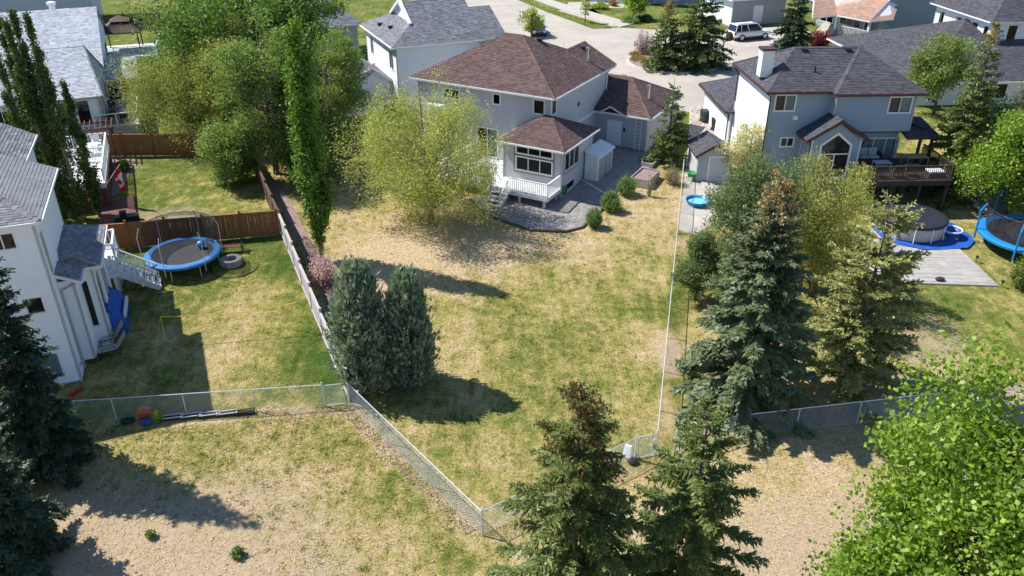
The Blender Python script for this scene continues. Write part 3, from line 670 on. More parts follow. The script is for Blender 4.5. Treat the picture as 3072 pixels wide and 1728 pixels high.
# gable bay
by = -.9; gw = ((-1.5, by), (1.75, by))
B.wall(*gw, 1.0, 5.3, M[ms], [], name='bay_wall', top=[(0, 1.0), (3.25, 1.0), (3.25, 5.3), (1.625, 6.45), (0, 5.3)], corner=False)
B.wall((-1.5, .75), (-1.5, by), 1.0, 5.3, M[ms], name='bay_wall'); B.wall((1.75, by), (1.75, .75), 1.0, 5.3, M[ms], name='bay_wall')
wl = MB(); aw = [(-.55, 3.0), (.8, 3.0), (.8, 5.1), (.12, 5.65), (-.55, 5.1)]
def ringframe(poly, y, w, d):
    f = MB(); c = (sum(p[0] for p in poly)/len(poly), sum(p[1] for p in poly)/len(poly)); inn = [(p[0]+(c[0]-p[0])*w, p[1]+(c[1]-p[1])*w) for p in poly]; n = len(poly)
    vs = [(p[0], y-d, p[1]) for p in poly]+[(p[0], y-d, p[1]) for p in inn]+[(p[0], y, p[1]) for p in poly]+[(p[0], y, p[1]) for p in inn]
    fs = []
    for i in range(n): j = (i+1) % n; fs += [(i, j, n+j, n+i), (2*n+i, i, n*0+i, 2*n+i)[:0] or (2*n+j, 2*n+i, i, j), (n+i, n+j, 3*n+j, 3*n+i)]
    return f.add(vs, fs), inn
fr, inn = ringframe([(-.95, 2.6), (1.2, 2.6), (1.2, 5.0), (.125, 5.85), (-.95, 5.0)], by-.02, .12, .06)
wo = B.part('arched_window', fr.bar((-.9, by-.05, 4.35), (1.15, by-.05, 4.35), .07, .08).bar((.125, by-.05, 2.7), (.125, by-.05, 4.35), .07, .06), M['trim'])
B.part('pane', MB().add([(p[0], by-.035, p[1]) for p in inn], [tuple(range(5))]), M['carglass'], wo)
p2, c2 = gabley(-2.0, 2.2, .1, -1.25, .8, 5.4, 6.72); B.roof(p2, M['roof_slate'], 'maroon', caps=c2, name='bay_roof', drop=.22)
b = MB(); b.tube([(-1.62, -.95, 5.2), (-1.62, -.95, 1.2)], .05, 8); B.part('downpipe', b, M['maroon']); b = MB(); b.tube([(1.95, -1.1, 5.25), (1.85, -.85, 4.9), (1.85, -.85, 1.2)], .05, 8); B.part('downpipe', b, M['maroon'])
# garage wing towards the street
B.wall((-4.3, 15.4), (-4.3, 7.9), 1.5, 4.6, M['white'], name='garage_wall'); B.wall((-4.3, 8.0), (-4.1, 8.0), 1.5, 4.6, M['white'], name='garage_wall', corner=False)
B.wall((2.6, 15.4), (-4.3, 15.4), 1.5, 4.6, M[ms], name='garage_wall')
pl, cp, gt = hipx(-4.75, 3.0, 7.6, 15.8, 4.7, (-1.2, 11.6), (0, 11.6), 6.6); B.roof(pl, M['roof_slate'], 'maroon', caps=cp[:1]+cp[3:], gutters=gt[3:], name='garage_roof')
for q in ([(-4.5, .45, 8.05), (-4.18, .6, 7.8), (-4.18, .6, 1.4)], [(-4.7, 8.0, 4.6), (-4.4, 8.2, 4.3), (-4.4, 8.2, 1.6)], [(-4.5, 8.05, 8.0), (-4.2, 7.8, 7.6), (-4.2, 7.8, 5.5)]): B.part('downpipe', MB().tube(q, .05, 8), M['dkwood'])
# side porch roof
B.roof([[(5.0, -.6, 5.3), (7.3, -.6, 5.3), (7.0, 2.0, 5.9), (5.0, 2.0, 5.9)], [(7.3, -.6, 5.3), (7.3, 5, 5.3), (5.0, 5, 6.1), (5.0, 1.8, 6.0)]], M['roof_slate'], 'maroon', name='porch_roof')
for x, y in ((6.9, -.3), (6.1, -.3), (6.9, 4.5)): B.part('porch_post', MB().cbox(x, y, 1.0, .16, .16, 4.2), M['dkwood'])
# raised deck
DZ = 3.4; dl = (1.25, 7.0, -3.6, .68)
dk = B.part('deck', MB().box(dl[0]+.05, dl[1]-.05, dl[2]+.05, dl[3], DZ-.34, DZ-.035), M['dkwood'])
stuff(B.part('deck_boards', courses((dl[0], dl[2], DZ-.03), (1, 0, 0), (0, 1, 0), (0, 0, 1), [(0, 0), (dl[1]-dl[0], 0), (dl[1]-dl[0], dl[3]-dl[2]), (0, dl[3]-dl[2])], .14, None, .03, gap=.008, flat=True), M['dkwood'], dk))
for x, y in ((5.0, -3.4), (1.5, -3.4), (6.8, -3.4), (5.0, -1), (3.2, -3.4)): B.part('deck_post', MB().cbox(x, y, .9, .18, .18, DZ-1.1), M['dkwood'], dk)
railing(B, [((dl[0]+.05, -2.6, DZ), (dl[0]+.05, dl[2]+.05, DZ)), ((dl[0]+.05, dl[2]+.05, DZ), (dl[1]-.05, dl[2]+.05, DZ)), ((dl[1]-.05, dl[2]+.05, DZ), (dl[1]-.05, .6, DZ))], DZ, dk, 'dkwood', step=.13, hh=1.0, bw=.04)
st = MB()
for i in range(9): st.box(3.4-.26*i, 3.68-.26*i, -2.2, -1.3, 3.15-.23*i, 3.2-.23*i)
st.bar((3.7, -1.25, 3.2), (1.2, -1.25, 1.1), .05, .28).bar((3.7, -2.25, 3.2), (1.2, -2.25, 1.1), .05, .28); B.part('deck_stairs', st, M['dkwood'])

# ---- white house with weathered grey roof (left, near)
Cc = House('house', 'tall white clapboard house with weathered grey roof beside the trampoline lawn', (-20.25, 31.1), 21, .25)
cb = ((-10, 0), (0, 0))
Cc.wall(*cb, .15, 8.5, M['white'], [dict(px=(39, 1079, 198, 1129), cols=1, back='curtain'), dict(px=(66, 895, 143, 937), cols=1), dict(px=(-45, 705, 57, 746), cols=2)])
Cc.wall((0, 0), (0, 6.1), .15, 8.5, M['white'], [dict(r=(.45, 1.15, 5.6, 7.7), cols=1)]); Cc.wall((-1.3, 6.1), (-1.3, 11), .15, 8.9, M['white']); Cc.wall((0, 6.1), (-1.3, 6.1), .15, 8.5, M['white'])
rf = Cc.roof([[(.35, -.35, 8.6), (.35, 6.35, 8.6), (-4.5, 6.35, 10.78), (-4.5, 4.5, 10.78)], [(-9.35, -.35, 8.6), (.35, -.35, 8.6), (-4.5, 4.5, 10.78)], [(-9.35, 6.35, 8.6), (-9.35, -.35, 8.6), (-4.5, 4.5, 10.78), (-4.5, 6.35, 10.78)]], M['roof_near'], caps=[((.35, -.35, 8.62), (-4.5, 4.5, 10.8))], gutters=[((.35, -.35, 8.6), (.35, 6.35, 8.6)), ((-9.35, -.35, 8.6), (.35, -.35, 8.6))], exp=.15, tab=.32, nparts=300, thick=.018)
b = MB(); vx, vy = -1.9, 2.2; b.tube([(vx, vy, 9.5), (vx, vy, 9.95)], .06, 8); Cc.part('vent_pipe', b, M['black'], rf)
Cc.roof([[(-1.0, 6.3, 8.95), (-1.0, 11.2, 8.95), (-4.5, 11.2, 10.9), (-4.5, 6.3, 10.9)], [(-4.5, 11.2, 10.9), (-8, 11.2, 8.95), (-8, 6.3, 8.95), (-4.5, 6.3, 10.9)][::1]], M['roof_near'], name='rear_roof', gutters=[((-1.0, 6.3, 8.95), (-1.0, 11.2, 8.95))], exp=.15, tab=.32)
# bay with dark lower roof
Cc.wall((0, 2.6), (1.25, 2.6), .3, 4.9, M['white'], [dict(r=(.3, 1.0, 1.6, 4.2), cols=1)], name='bay_wall'); Cc.wall((1.25, 2.6), (1.25, 6.9), .3, 4.9, M['white'], [dict(r=(.4, 1.6, 1.7, 4.2), cols=1, back='curtain'), dict(r=(2.1, 3.6, 1.7, 4.2), cols=2)], name='bay_wall')
Cc.wall((1.25, 6.9), (0, 6.9), .3, 4.9, M['white'], name='bay_wall')
Cc.wall((0, 1.1), (.62, 1.1), .75, 5.0, M['white'], name='bay_wall'); Cc.wall((.62, 1.1), (.62, 2.6), .75, 5.0, M['white'], name='bay_wall'); Cc.part('bay_base', MB().box(0, .6, 1.12, 2.6, .7, .76), M['white'])
Cc.roof([[(1.7, 2.25, 5.0), (1.7, 7.15, 5.0), (0, 6.0, 5.75), (0, 2.9, 5.75)], [(.3, 2.25, 5.0), (1.7, 2.25, 5.0), (0, 2.9, 5.75)], [(.95, .85, 5.0), (.95, 2.3, 5.0), (0, 2.3, 5.5), (0, .85, 5.5)]], M['roof_near'], name='lower_roof', gutters=[((1.7, 2.25, 5.0), (1.7, 7.15, 5.0)), ((.95, .85, 5.0), (.95, 2.2, 5.0))], exp=.15, tab=.32)
# deck and stairs
dk = Cc.part('deck', MB().box(-1.28, 1.6, 6.95, 10.8, 1.98, 2.2), M['peeling'])
stuff(Cc.part('deck_boards', courses((-1.25, 7.0, 2.2), (1, 0, 0), (0, 1, 0), (0, 0, 1), [(0, 0), (2.85, 0), (2.85, 3.8), (0, 3.8)], .14, None, .03, gap=.008, flat=True), M['peeling'], dk))
Cc.part('lattice_skirt', MB().box(1.5, 1.56, 7.0, 10.7, .5, 1.98), M['peeling'], dk)
railing(Cc, [((-1.2, 10.75, 2.23), (1.55, 10.75, 2.23)), ((1.55, 8.45, 2.23), (1.55, 10.75, 2.23))], 0, dk, step=.16)
for x, y in ((1.5, 7.05), (1.5, 10.7)): Cc.part('deck_post', MB().cbox(x, y, .5, .14, .14, 2.75), M['peeling'], dk)
st = MB()
for i in range(7): st.box(1.62+.28*i, 1.94+.28*i, 7.34, 8.36, 2.0-.19*i, 2.05-.19*i)
st.bar((1.6, 7.31, 2.05), (3.6, 7.31, .75), .06, .3).bar((1.6, 8.39, 2.05), (3.6, 8.39, .75), .06, .3); sp = Cc.part('deck_stairs', st, M['peeling'])
railing(Cc, [((1.6, 7.31, 2.2), (3.55, 7.31, .85)), ((1.6, 8.39, 2.2), (3.55, 8.39, .85))], 0, sp, step=.17, hh=.9, bw=.06)

Cc.part('downpipe', MB().tube([(.9, 1.0, 4.9), (.1, .98, 4.6), (.1, .98, .4)], .05, 8), M['greysiding'])
Cc.part('foundation', MB().box(-9.9, -.02, -.04, .02, .1, .34), M['concrete']); Cc.part('hose_tap', MB().box(.02, .1, .4, .48, .9, 1.0), M['chrome'])
for x, z in ((-3.2, 5.2), (-6.0, 2.9)): Cc.part('wall_vent', MB().box(x, x+.3, -.07, .0, z, z+.26), M['white_paint'])
A.part('meter_box', MB().box(-2.1, -1.95, 8.6, 9.0, 2.4, 3.1), M['galv']); A.part('wall_vent', MB().box(-9.2, -8.9, 2.64, 2.76, 5.0, 5.25), M['trim']); A.part('foundation', MB().box(-.02, .04, .05, 4.8, 1.05, 1.4), M['concrete']); A.part('foundation', MB().box(-2.1, 2.12, 10.39, 10.46, 1.5, 1.82), M['taupe'])
B.part('foundation', MB().box(-4.08, -1.55, .69, .76, 1.0, 1.75), M['concrete']); B.part('wall_vent', MB().box(-2.4, -2.1, .66, .76, 6.2, 6.45), M['trim']); B.part('foundation', MB().box(-4.16, -4.1, .8, 7.8, 1.1, 1.8), M['concrete'])

# ---- light-grey-roofed house (left, behind the aspens)
Dd = House('house', 'long low house with pale grey shingle roof behind the tall aspens', (-31.9, 62.0), 23, 1.8)
Dd.wall((-14, .4), (-.35, .4), 1.5, 5.1, M['white'], [dict(r=(9.2, 10.2, 2.9, 4.9), cols=1), dict(r=(10.6, 11.6, 2.9, 4.9), cols=1), dict(r=(12.0, 13.0, 2.9, 4.9), cols=1), dict(r=(6, 8, 2.9, 4.7), cols=2)])
Dd.wall((-.35, .4), (-.35, 26), 1.5, 5.1, M['white'], [dict(r=(1.2, 2.6, 2.9, 4.7), cols=1), dict(r=(4, 5.5, 2.9, 4.7), cols=2)])
pl, cp, gt = hipx(-15, 0, 0, 9.5, 5.2, (-12, 5.6), (-.9, 5.6), 8.0); Dd.roof(pl, M['roof_light'], 'farsiding', caps=cp[1:3]+cp[4:], gutters=gt[:2], name='wing_roof')
rf = Dd.roof([[(-16, 7.6, 5.25), (.15, 7.6, 5.25), (.15, 17.5, 9.0), (-16, 17.5, 9.0)], [(.15, 27, 5.3), (-16, 27, 5.3), (-16, 17.5, 9.0), (.15, 17.5, 9.0)]], M['roof_light'], 'farsiding', caps=[((.15, 17.5, 9.0), (-16, 17.5, 9.0))])
Dd.wall((-.05, 8), (-.05, 26.6), 5.2, 8.9, M['white'], top=[(0, 5.2), (18.6, 5.2), (9.4, 8.8)], corner=False, name='gable_wall')
b = MB(); q = Dd.loc(PZ(158, 28, 8.6)); b.tube([(q[0], q[1], 8.2), (q[0], q[1], 9.0)], .28, 12); b.lathe([(.4, 9.0), (.4, 9.25), (.05, 9.35)], q[0], q[1], 12); Dd.part('roof_ventilator', b, M['white_paint'], rf)
Dd.wall((-.35, 9.2), (2.3, 9.2), 1.5, 4.2, M['palesiding'], [dict(r=(.3, 1.3, 2.4, 3.9), cols=2)], name='bump_wall'); Dd.wall((2.3, 9.2), (2.3, 12.4), 1.5, 4.2, M['palesiding'], name='bump_wall')
Dd.roof([[(-.3, 8.8, 4.3), (2.7, 8.8, 4.3), (2.7, 12.6, 5.3), (-.3, 12.6, 5.3)]], M['roof_light'], name='bump_roof')
dk = Dd.part('deck', MB().box(-.3, 2.4, -.4, 6.8, 2.55, 2.8).box(-3, -.3, -.4, .35, 2.55, 2.79), M['concrete']); Dd.part('deck_skirt', MB().box(-2.9, 2.3, -.3, .3, 1.2, 2.55), M['palesiding'], dk)
def glassrail(h, runs, z, dk):
    for (x0, y0), (x1, y1) in runs:
        h.part('rail', MB().bar((x0, y0, z+1.0), (x1, y1, z+1.0), .08, .06).bar((x0, y0, z+.08), (x1, y1, z+.08), .06, .05), M['white_paint'], dk)
        n = max(1, round(math.dist((x0, y0), (x1, y1))/1.4))
        for i in range(n+1): h.part('rail_post', MB().cbox(x0+(x1-x0)*i/n, y0+(y1-y0)*i/n, z, .08, .08, 1.0), M['white_paint'], dk)
        h.part('glass_panel', MB().bar((x0, y0, z+.52), (x1, y1, z+.52), .012, .8), M['glass'], dk)
glassrail(Dd, [((-.9, -.35), (2.3, -.35)), ((2.3, -.35), (2.35, 4.5))], 2.8, dk)

# ---- grey-roofed white house (centre, behind)
E_ = House('house', 'white house with grey shingle roof and white-framed gable on its hip', (-9.85, 67.7), 23.6, 2.3)
E_.wall((.4, .4), (7.9, .4), 2.2, 7.5, M['white'], exp=.16); E_.wall((.4, 10.2), (.4, .4), 2.2, 7.5, M['white'], [dict(r=(1.4, 2.4, 5.3, 6.9), cols=2), dict(r=(7.6, 8.8, 5.3, 6.9), cols=2)], exp=.16)
E_.wall((7.9, .4), (7.9, 10.2), 2.2, 7.5, M['white'], exp=.16); E_.wall((7.9, 10.2), (.4, 10.2), 2.2, 7.5, M['white'], exp=.16)
fr = [(0, 0, 7.6), (8.3, 0, 7.6), (8.3, 5.3, 10.25), (2.5, 5.3, 10.25), (2.5, 2.6, 8.9)]
bk = [(8.3, 10.6, 7.6), (0, 10.6, 7.6), (2.5, 8.0, 8.9), (2.5, 5.3, 10.25), (8.3, 5.3, 10.25)]
rf = E_.roof([fr, [(0, 10.6, 7.6), (0, 0, 7.6), (2.5, 2.6, 8.9), (2.5, 8.0, 8.9)], bk], M['roof_grey'], caps=[((0, 0, 7.6), (2.5, 2.6, 8.9)), ((0, 10.6, 7.6), (2.5, 8.0, 8.9)), ((2.5, 5.3, 10.25), (8.3, 5.3, 10.25))], gutters=[((0, 0, 7.6), (8.3, 0, 7.6)), ((0, 10.6, 7.6), (0, 0, 7.6))])
g = MB(); g.bar((2.35, 2.4, 8.85), (2.35, 5.3, 10.35), .3, .24).bar((2.35, 8.2, 8.85), (2.35, 5.3, 10.35), .3, .24); E_.part('gable_trim', g, M['white_paint'])
E_.wall((2.52, 8.0), (2.52, 2.6), 8.85, 10.2, M['white'], top=[(0, 8.85), (5.4, 8.85), (2.7, 10.2)], corner=False, name='gable_wall')
roofvent(E_, 1.2, 4.6, 8.25, rf); roofvent(E_, .9, 7, 8.1, rf)
E_.wall((8.0, 5.6), (12.1, 5.6), 2.2, 6.3, M['palesiding'], exp=.16, name='wing_wall')
p = [[(7.9, 5.1, 6.5), (12.5, 5.1, 6.5), (12.5, 9.4, 8.6), (7.9, 9.4, 8.6)], [(12.5, 13.7, 6.5), (7.9, 13.7, 6.5), (7.9, 9.4, 8.6), (12.5, 9.4, 8.6)]]; E_.roof(p, M['roof_grey'], name='wing_roof', gutters=[((7.9, 5.1, 6.5), (12.5, 5.1, 6.5))])
p2, c2 = gabley(-2.6, .4, -1.2, 2.0, 8.4, 4.4, 5.3); r_ = E_.roof(p2, M['roof_grey'], caps=c2, name='lower_roof'); roofvent(E_, -.2, 6.2, 4.85, r_, m='white_paint')
E_.wall((-2.3, 2.3), (.4, 2.3), 2.2, 4.4, M['white'], top=[(0, 2.2), (2.7, 2.2), (2.7, 4.5), (1.1, 5.15), (0, 4.5)], corner=False, name='porch_wall'); E_.wall((-2.3, 8.2), (-2.3, 2.3), 2.2, 4.4, M['white'], [dict(r=(1, 2.4, 2.9, 4.2), cols=2), dict(r=(3.4, 4.8, 2.9, 4.2), cols=2)], name='porch_wall')
glassrail(E_, [((-4.6, 1.0), (-4.6, 7)), ((-4.6, 1.0), (-1.0, 1.0))], 2.5, E_.part('deck', MB().box(-4.7, -.9, .9, 7.2, 1.9, 2.5), M['white_paint']))
# ---- grey roof further back
E2 = House('house', 'house seen only as a broad dark grey roof behind the dark poplar', PZ(1084, 73, 6.6)[:2], 23.6, 2.4)
E2.wall((-11, .4), (-.4, .4), 2.3, 6.5, M['farsiding'], [dict(r=(5, 6.5, 3.6, 5), cols=2)], exp=.2); E2.wall((-.4, .4), (-.4, 11), 2.3, 6.5, M['farsiding'], exp=.2)
pl, cp, gt = hipx(-13, .2, 0, 12, 6.6, (-7, 6), (-3.6, 6), 9.6); E2.roof(pl, M['roof_grey'], 'farsiding', caps=cp, exp=.2, tab=.4, gutters=gt[:1])

# ---- salmon-roofed house with porch (top right)
Gg = House('house', 'slate and white house with salmon shingle porch roof and white porch railing', (43.2, 96.6), 25, 2.4)
Gg.wall((0, 0), (8.3, 0), 2.3, 10.5, M['farsiding'], exp=.16); Gg.wall((8.3, 0), (8.3, 9), 2.3, 10.5, M['farsiding'], exp=.16)
Gg.wall((0, 9), (0, 0), 2.3, 10.5, M['white'], [dict(px=(2413, -4, 2437, 9), cols=2), dict(px=(2454, -4, 2481, 17), cols=2)], exp=.16)
pl, cp, gt = hipx(-.5, 8.8, -.5, 9.5, 10.5, (4, 4.5), (4.4, 4.5), 12.5); Gg.roof(pl, M['roof_tan'], caps=cp, exp=.2, tab=.4)
q = lambda u, v, z: Gg.loc(PZ(u, v, z))
e = [q(2304+445*.298, 180*.298, 5.0), q(2304+690*.298, 148*.298, 5.0), q(2304+1030*.298, 212*.298, 5.0), q(2304+1262*.298, 190*.298, 5.0)]
tL, tR = (-.1, 8.9, 6.9), (-.05, .0, 6.5)
Gg.roof([[e[0], e[1], tL, (-.1, 12, 6.9)], [e[1], e[2], tR, tL], [e[2], e[3], (1.5, -.05, 5.9), tR]], M['roof_tan'], name='porch_roof', exp=.2, tab=.4, gutters=[(e[0], e[1]), (e[1], e[2]), (e[2], e[3])])
for p in (e[1], e[2]):
    Gg.part('porch_post', MB().cbox(p[0]*.97+.1, p[1]*.97+.15, 3.2, .25, .25, 1.75), M['white_paint']); Gg.part('stone_base', MB().cbox(p[0]*.97+.1, p[1]*.97+.15, 2.35, .5, .5, 1.0), M['stone'])
pf = Gg.part('porch_floor', MB().prism([(p[0]*.96, p[1]*.96+.1) for p in e]+[(0, 0), (-.1, 9)], 2.3, 2.9), M['concrete'])
railing(Gg, [((e[1][0]*.97+.2, e[1][1]*.97, 2.9), (e[2][0]*.97, e[2][1]*.97+.2, 2.9)), ((e[2][0]*.97, e[2][1]*.97+.2, 2.9), (e[3][0]*.97-.1, e[3][1]*.97+.2, 2.9))], 0, pf, step=.2, bw=.06)
Gg.wall((-1.6, 8.9), (-1.6, 1.5), 2.3, 5.6, M['farsiding'], [dict(r=(3.6, 6.9, 3.2, 4.8), cols=3), dict(r=(.4, 2.6, 3.0, 4.8), cols=2)], name='porch_wall')
I_ = House('garage', 'grey garage with white door and salmon roof on the driveway of the parked white car', (27.1, 103.2), 18, 2.4, 'garage')
I_.wall((0, 0), (7.5, 0), 2.3, 5.6, M['farsiding'], [dict(px=(2263, 18, 2283, 66), door=True)], exp=.16); I_.wall((0, 8), (0, 0), 2.3, 5.6, M['white'], exp=.16)
pl, cp, gt = hipx(-.5, 8, -.5, 8.5, 5.6, (3.4, 4), (4.2, 4), 7.6); I_.roof(pl, M['roof_tan'], caps=cp, exp=.2, tab=.4, gutters=gt)

# ---- dark-roofed white house (right)
Hh = House('house', 'large white house under sprawling charcoal roofs behind the tall spruce', (44.5, 77.0), 5, 2.4)
Hh.wall((0, 0), (14, 0), 4.4, 8, M['whitewall'], [dict(r=(1.5, 2.5, 6.0, 7.6), cols=1)], exp=.3); Hh.wall((0, 9.4), (0, 0), 4.4, 8, M['whitewall'], [dict(r=(.7, 1.6, 6.0, 7.4), cols=1), dict(r=(3.6, 4.6, 6.0, 7.4), cols=1), dict(r=(6.3, 7.3, 6.0, 7.4), cols=1), dict(r=(8.2, 9.0, 6.0, 7.4), cols=1)], exp=.3)
pl, cp, gt = hipx(-.6, 15, -.6, 10, 8, (4.2, 4.7), (10, 4.7), 10.6); Hh.roof(pl, M['roof_slate'], caps=cp, exp=.2, tab=.4)
lo = lambda u, v, z: Hh.loc(PZ(u, v, z))
a = lo(2304+1350*.298, 755*.298, 4.2); bq = lo(2304+2230*.298, 835*.298, 4.2); c = lo(2304+1255*.298, 410*.298, 4.2)
pl, cp, gt = hipx(a[0]-.2, 16, bq[1], c[1]+1.5, 4.3, (0, 4), (9, 4), 7.4); rf = Hh.roof(pl, M['roof_slate'], caps=cp, exp=.2, tab=.4, gutters=gt[:1]+gt[3:], name='lower_roof')
roofvent(Hh, -1.0, -2.5, 5.9, rf, m='chrome'); roofvent(Hh, 0.2, -.8, 6.4, rf, m='chrome')
Hh.wall((a[0]+.3, bq[1]+.5), (15, bq[1]+.5), 2.2, 4.3, M['whitewall'], [dict(r=(6, 8, 2.6, 4), cols=2)], exp=.3, name='lower_wall'); Hh.wall((a[0]+.3, c[1]+1), (a[0]+.3, bq[1]+.5), 2.2, 4.3, M['whitewall'], exp=.3, name='lower_wall')
# ---- siding house far left
Ff = House('house', 'plain grey-sided house wall behind the pale grey roof', PZ(285, 62, 3.4)[:2], 20, 2.4)
Ff.wall((-26, 0), (0, 0), 2.3, 9.5, M['palesiding'], [dict(r=(5.2, 8, 5.0, 6.6), cols=2)], exp=.16); Ff.wall((0, 0), (0, 10), 2.3, 9.5, M['palesiding'], exp=.16)
pl, cp, gt = hipx(-27, .5, -.5, 10.5, 9.5, (-22, 5), (-5, 5), 12); Ff.roof(pl, M['roof_grey'], caps=cp, exp=.25, tab=.5)
# ---- house at the top edge beyond the boulevard lawn
Jj = House('house', 'pale house base at the top of the street behind a small green lawn', (17.5, 118.5), -22, 2.4)
Jj.wall((-8, 0), (0, 0), 2.3, 6, M['palesiding'], [dict(r=(4.5, 7.4, 2.35, 4.6), door=True)], exp=.16); Jj.wall((0, 0), (0, 8), 2.3, 6, M['palesiding'], exp=.16); Jj.wall((0, 1.6), (9, 1.6), 2.3, 6, M['farsiding'], [dict(r=(1.2, 2.2, 2.4, 4.4), door=True, panel='bluesiding'), dict(r=(3.4, 5.6, 3, 4.6), cols=3)], exp=.16)
pl, cp, gt = hipx(-8.5, 9.5, -.5, 10, 6, (-4, 5), (5, 5), 8.5); Jj.roof(pl, M['roof_grey'], caps=cp, exp=.25, tab=.5)

# ---------------------------------------------------------------- fences
def chain_mesh(L, z0f, z1f, at, sp=.13, w=.0075):
    b = MB(); Hh = 1.15; n = int((L+Hh)/sp)
    for s_ in (0, 1):
        for i in range(n):
            u0 = -Hh+i*sp; p = []
            for t in (0, Hh):
                p.append([u0+t, t])
            if p[0][0] < 0: p[0] = [0, -p[0][0]]
            if p[1][0] > L: p[1] = [L, p[1][1]-(p[1][0]-L)]
            if p[1][1]-p[0][1] < .03: continue
            if s_: p = [[L-q[0], q[1]] for q in p]
            a = at(p[0][0], p[0][1]+.03, .004*(1-2*s_)); c = at(p[1][0], p[1][1]+.03, .004*(1-2*s_))
            d = np.array(c)-np.array(a); d /= np.linalg.norm(d); nrm = np.array(at(0, 0, 1))-np.array(at(0, 0, 0)); sd = np.cross(d, nrm)*w/2; nn = nrm*w/2
            a, c = np.array(a), np.array(c)
            b.add([a-sd-nn*.6, a+sd-nn*.6, a+nn, c-sd-nn*.6, c+sd-nn*.6, c+nn], [(0, 1, 4, 3), (1, 2, 5, 4), (2, 0, 3, 5)])
    return b
def chain_fence(label, p, q, step=3.0, ends=(1, 1), h=1.2, name='chain_link_fence', cat='fence', gate=False, group='galvanised chain-link fences'):
    p, q = np.array(p[:2]), np.array(q[:2]); L = float(np.linalg.norm(q-p)); d = (q-p)/L; nr = np.array([d[1], -d[0]]); z0 = tz(p[1])
    root = thing(name, label, cat, (p[0], p[1], z0), 0, group)
    at = lambda u, z, n=0: tuple(np.append(d*u+nr*n, tz(p[1]+d[1]*u)-z0+z))
    k = max(1, round(L/step)) if not gate else 1
    for i in range(k+1):
        e = i in (0, k)
        if e and not ends[0 if i == 0 else 1]: continue
        r_ = .034 if e else .024; hh = h+(.10 if e else -.02)
        a = at(L*i/k, 0 if not gate else .08); c = at(L*i/k, hh if not gate else h-.04)
        MB().tube([a, c], r_ if not gate else .022, 8).build('post' if not gate else 'gate_stile', M['galv'], root)
        if not gate and e: MB().sphere((c[0], c[1], c[2]+.01), .042, 8, 5).build('post_cap', M['galv'], root)
    MB().tube([at(0, h-(.04 if gate else 0)), at(L, h-(.04 if gate else 0))], .021, 6).build('top_rail', M['galv'], root)
    if gate:
        MB().tube([at(0, .08), at(L, .08)], .02, 6).build('bottom_rail', M['galv'], root); MB().bar(at(L-.05, .75, .03), at(L-.05, .95, .03), .05, .08).build('latch', M['galv'], root)
    else: MB().tube([at(0, .04), at(L, .04)], .004, 4).build('tension_wire', M['galv'], root)
    stuff(chain_mesh(L, 0, 0, at).build('wire_mesh', M['wire'], root)); return root
CF0, CF1, CF1b = g2(-80, 1291), g2(974, 1220), g2(1036, 1214)
chain_fence('chain-link fence running from the dark spruce to the small gate', CF1, CF0, 3.0)
chain_fence('small chain-link gate at the end of the weathered board fence', (CF1[0]+.06, CF1[1]), CF1b, ends=(1, 1), gate=True, name='chain_link_gate', cat='gate', group='chain-link gates')
chain_fence('diagonal chain-link fence between the junipers and the field', FC_L, FC_N, 3.0)
CF3 = g2(1905, 1380)
chain_fence('chain-link fence behind the front spruce with rust-red cones', FC_N, CF3, 2.6, (0, 1))
chain_fence('small chain-link gate with a middle bar near the white bag', (CF3[0]+.07, CF3[1]+.04), (FC_R[0]-.08, FC_R[1]-.04), gate=True, name='chain_link_gate', cat='gate', group='chain-link gates')
chain_fence('long straight chain-link fence separating the dry lawn from the spruces', FC_R, RF_END, 3.0)
B5 = [g2(2022, 1366), g2(2200, 1314), g2(2728, 1252), g2(3260, 1190)]
chain_fence('short chain-link fence piece behind the coneless front spruce', B5[0], B5[1], 2.5)
chain_fence('chain-link fence below the larch along the dry field', B5[1], B5[3], 3.0, (0, 1))

def board_fence(label, pts, m, h=1.65, panel=2.4, bw=.14, cap=True, group=None, name='board_fence', step=True, base=.06):
    p0 = np.array(pts[0]); root = thing(name, label, 'fence', (p0[0], p0[1], tz(p0[1])), 0, group); z0 = tz(p0[1]); bm = None; rnd = random.Random(5)
    for a, b_ in zip(pts, pts[1:]):
        a, b_ = np.array(a, float), np.array(b_, float); L = float(np.linalg.norm(b_-a)); d = (b_-a)/L; ang = math.atan2(d[1], d[0]); k = max(1, round(L/panel))
        for i in range(k):
            s, e = a+d*L*i/k, a+d*L*(i+1)/k; zb = (tz(s[1])+tz(e[1]))/2-z0; pl = L/k
            MB().cbox(*(s-p0), tz(s[1])-z0-.05, .1, .1, h+.22, ang).build('post', m, root); MB().cbox(*(s-p0), tz(s[1])-z0+h+.17, .14, .14, .04, ang).build('post_cap', m, root)
            n = max(1, int(pl/bw))
            for j in range(n):
                c = s+d*(j+.5)*pl/n-p0
                if bm is None: o = MB().box(-.069, .069, -.011, .011, base, h).build('board', m, root); bm = o.data
                else: o = link('board', bm, root)
                o.location = (c[0], c[1], zb+rnd.uniform(-.006, .006)); o.rotation_euler = (0, rnd.uniform(-.006, .006), ang+rnd.uniform(-.02, .02))
            nr = np.array([-d[1], d[0]])*.035
            for zr in (.25, h-.15): MB().bar((*(s-p0+nr), zb+zr), (*(e-p0+nr), zb+zr), .04, .09).build('rail', m, root)
            if cap: MB().bar((*(s-p0), zb+h+.02), (*(e-p0), zb+h+.02), .12, .035).build('cap_rail', m, root)
        if (b_ == np.array(pts[-1])).all(): MB().cbox(*(b_-p0), tz(b_[1])-z0-.05, .1, .1, h+.22, ang).build('post', m, root)
    return root
board_fence('weathered grey board fence stepping down beside the mulch bed', [SF[0], SF[1], SF[2]], M['weathered'], 1.6, 2.4, group='board fences')
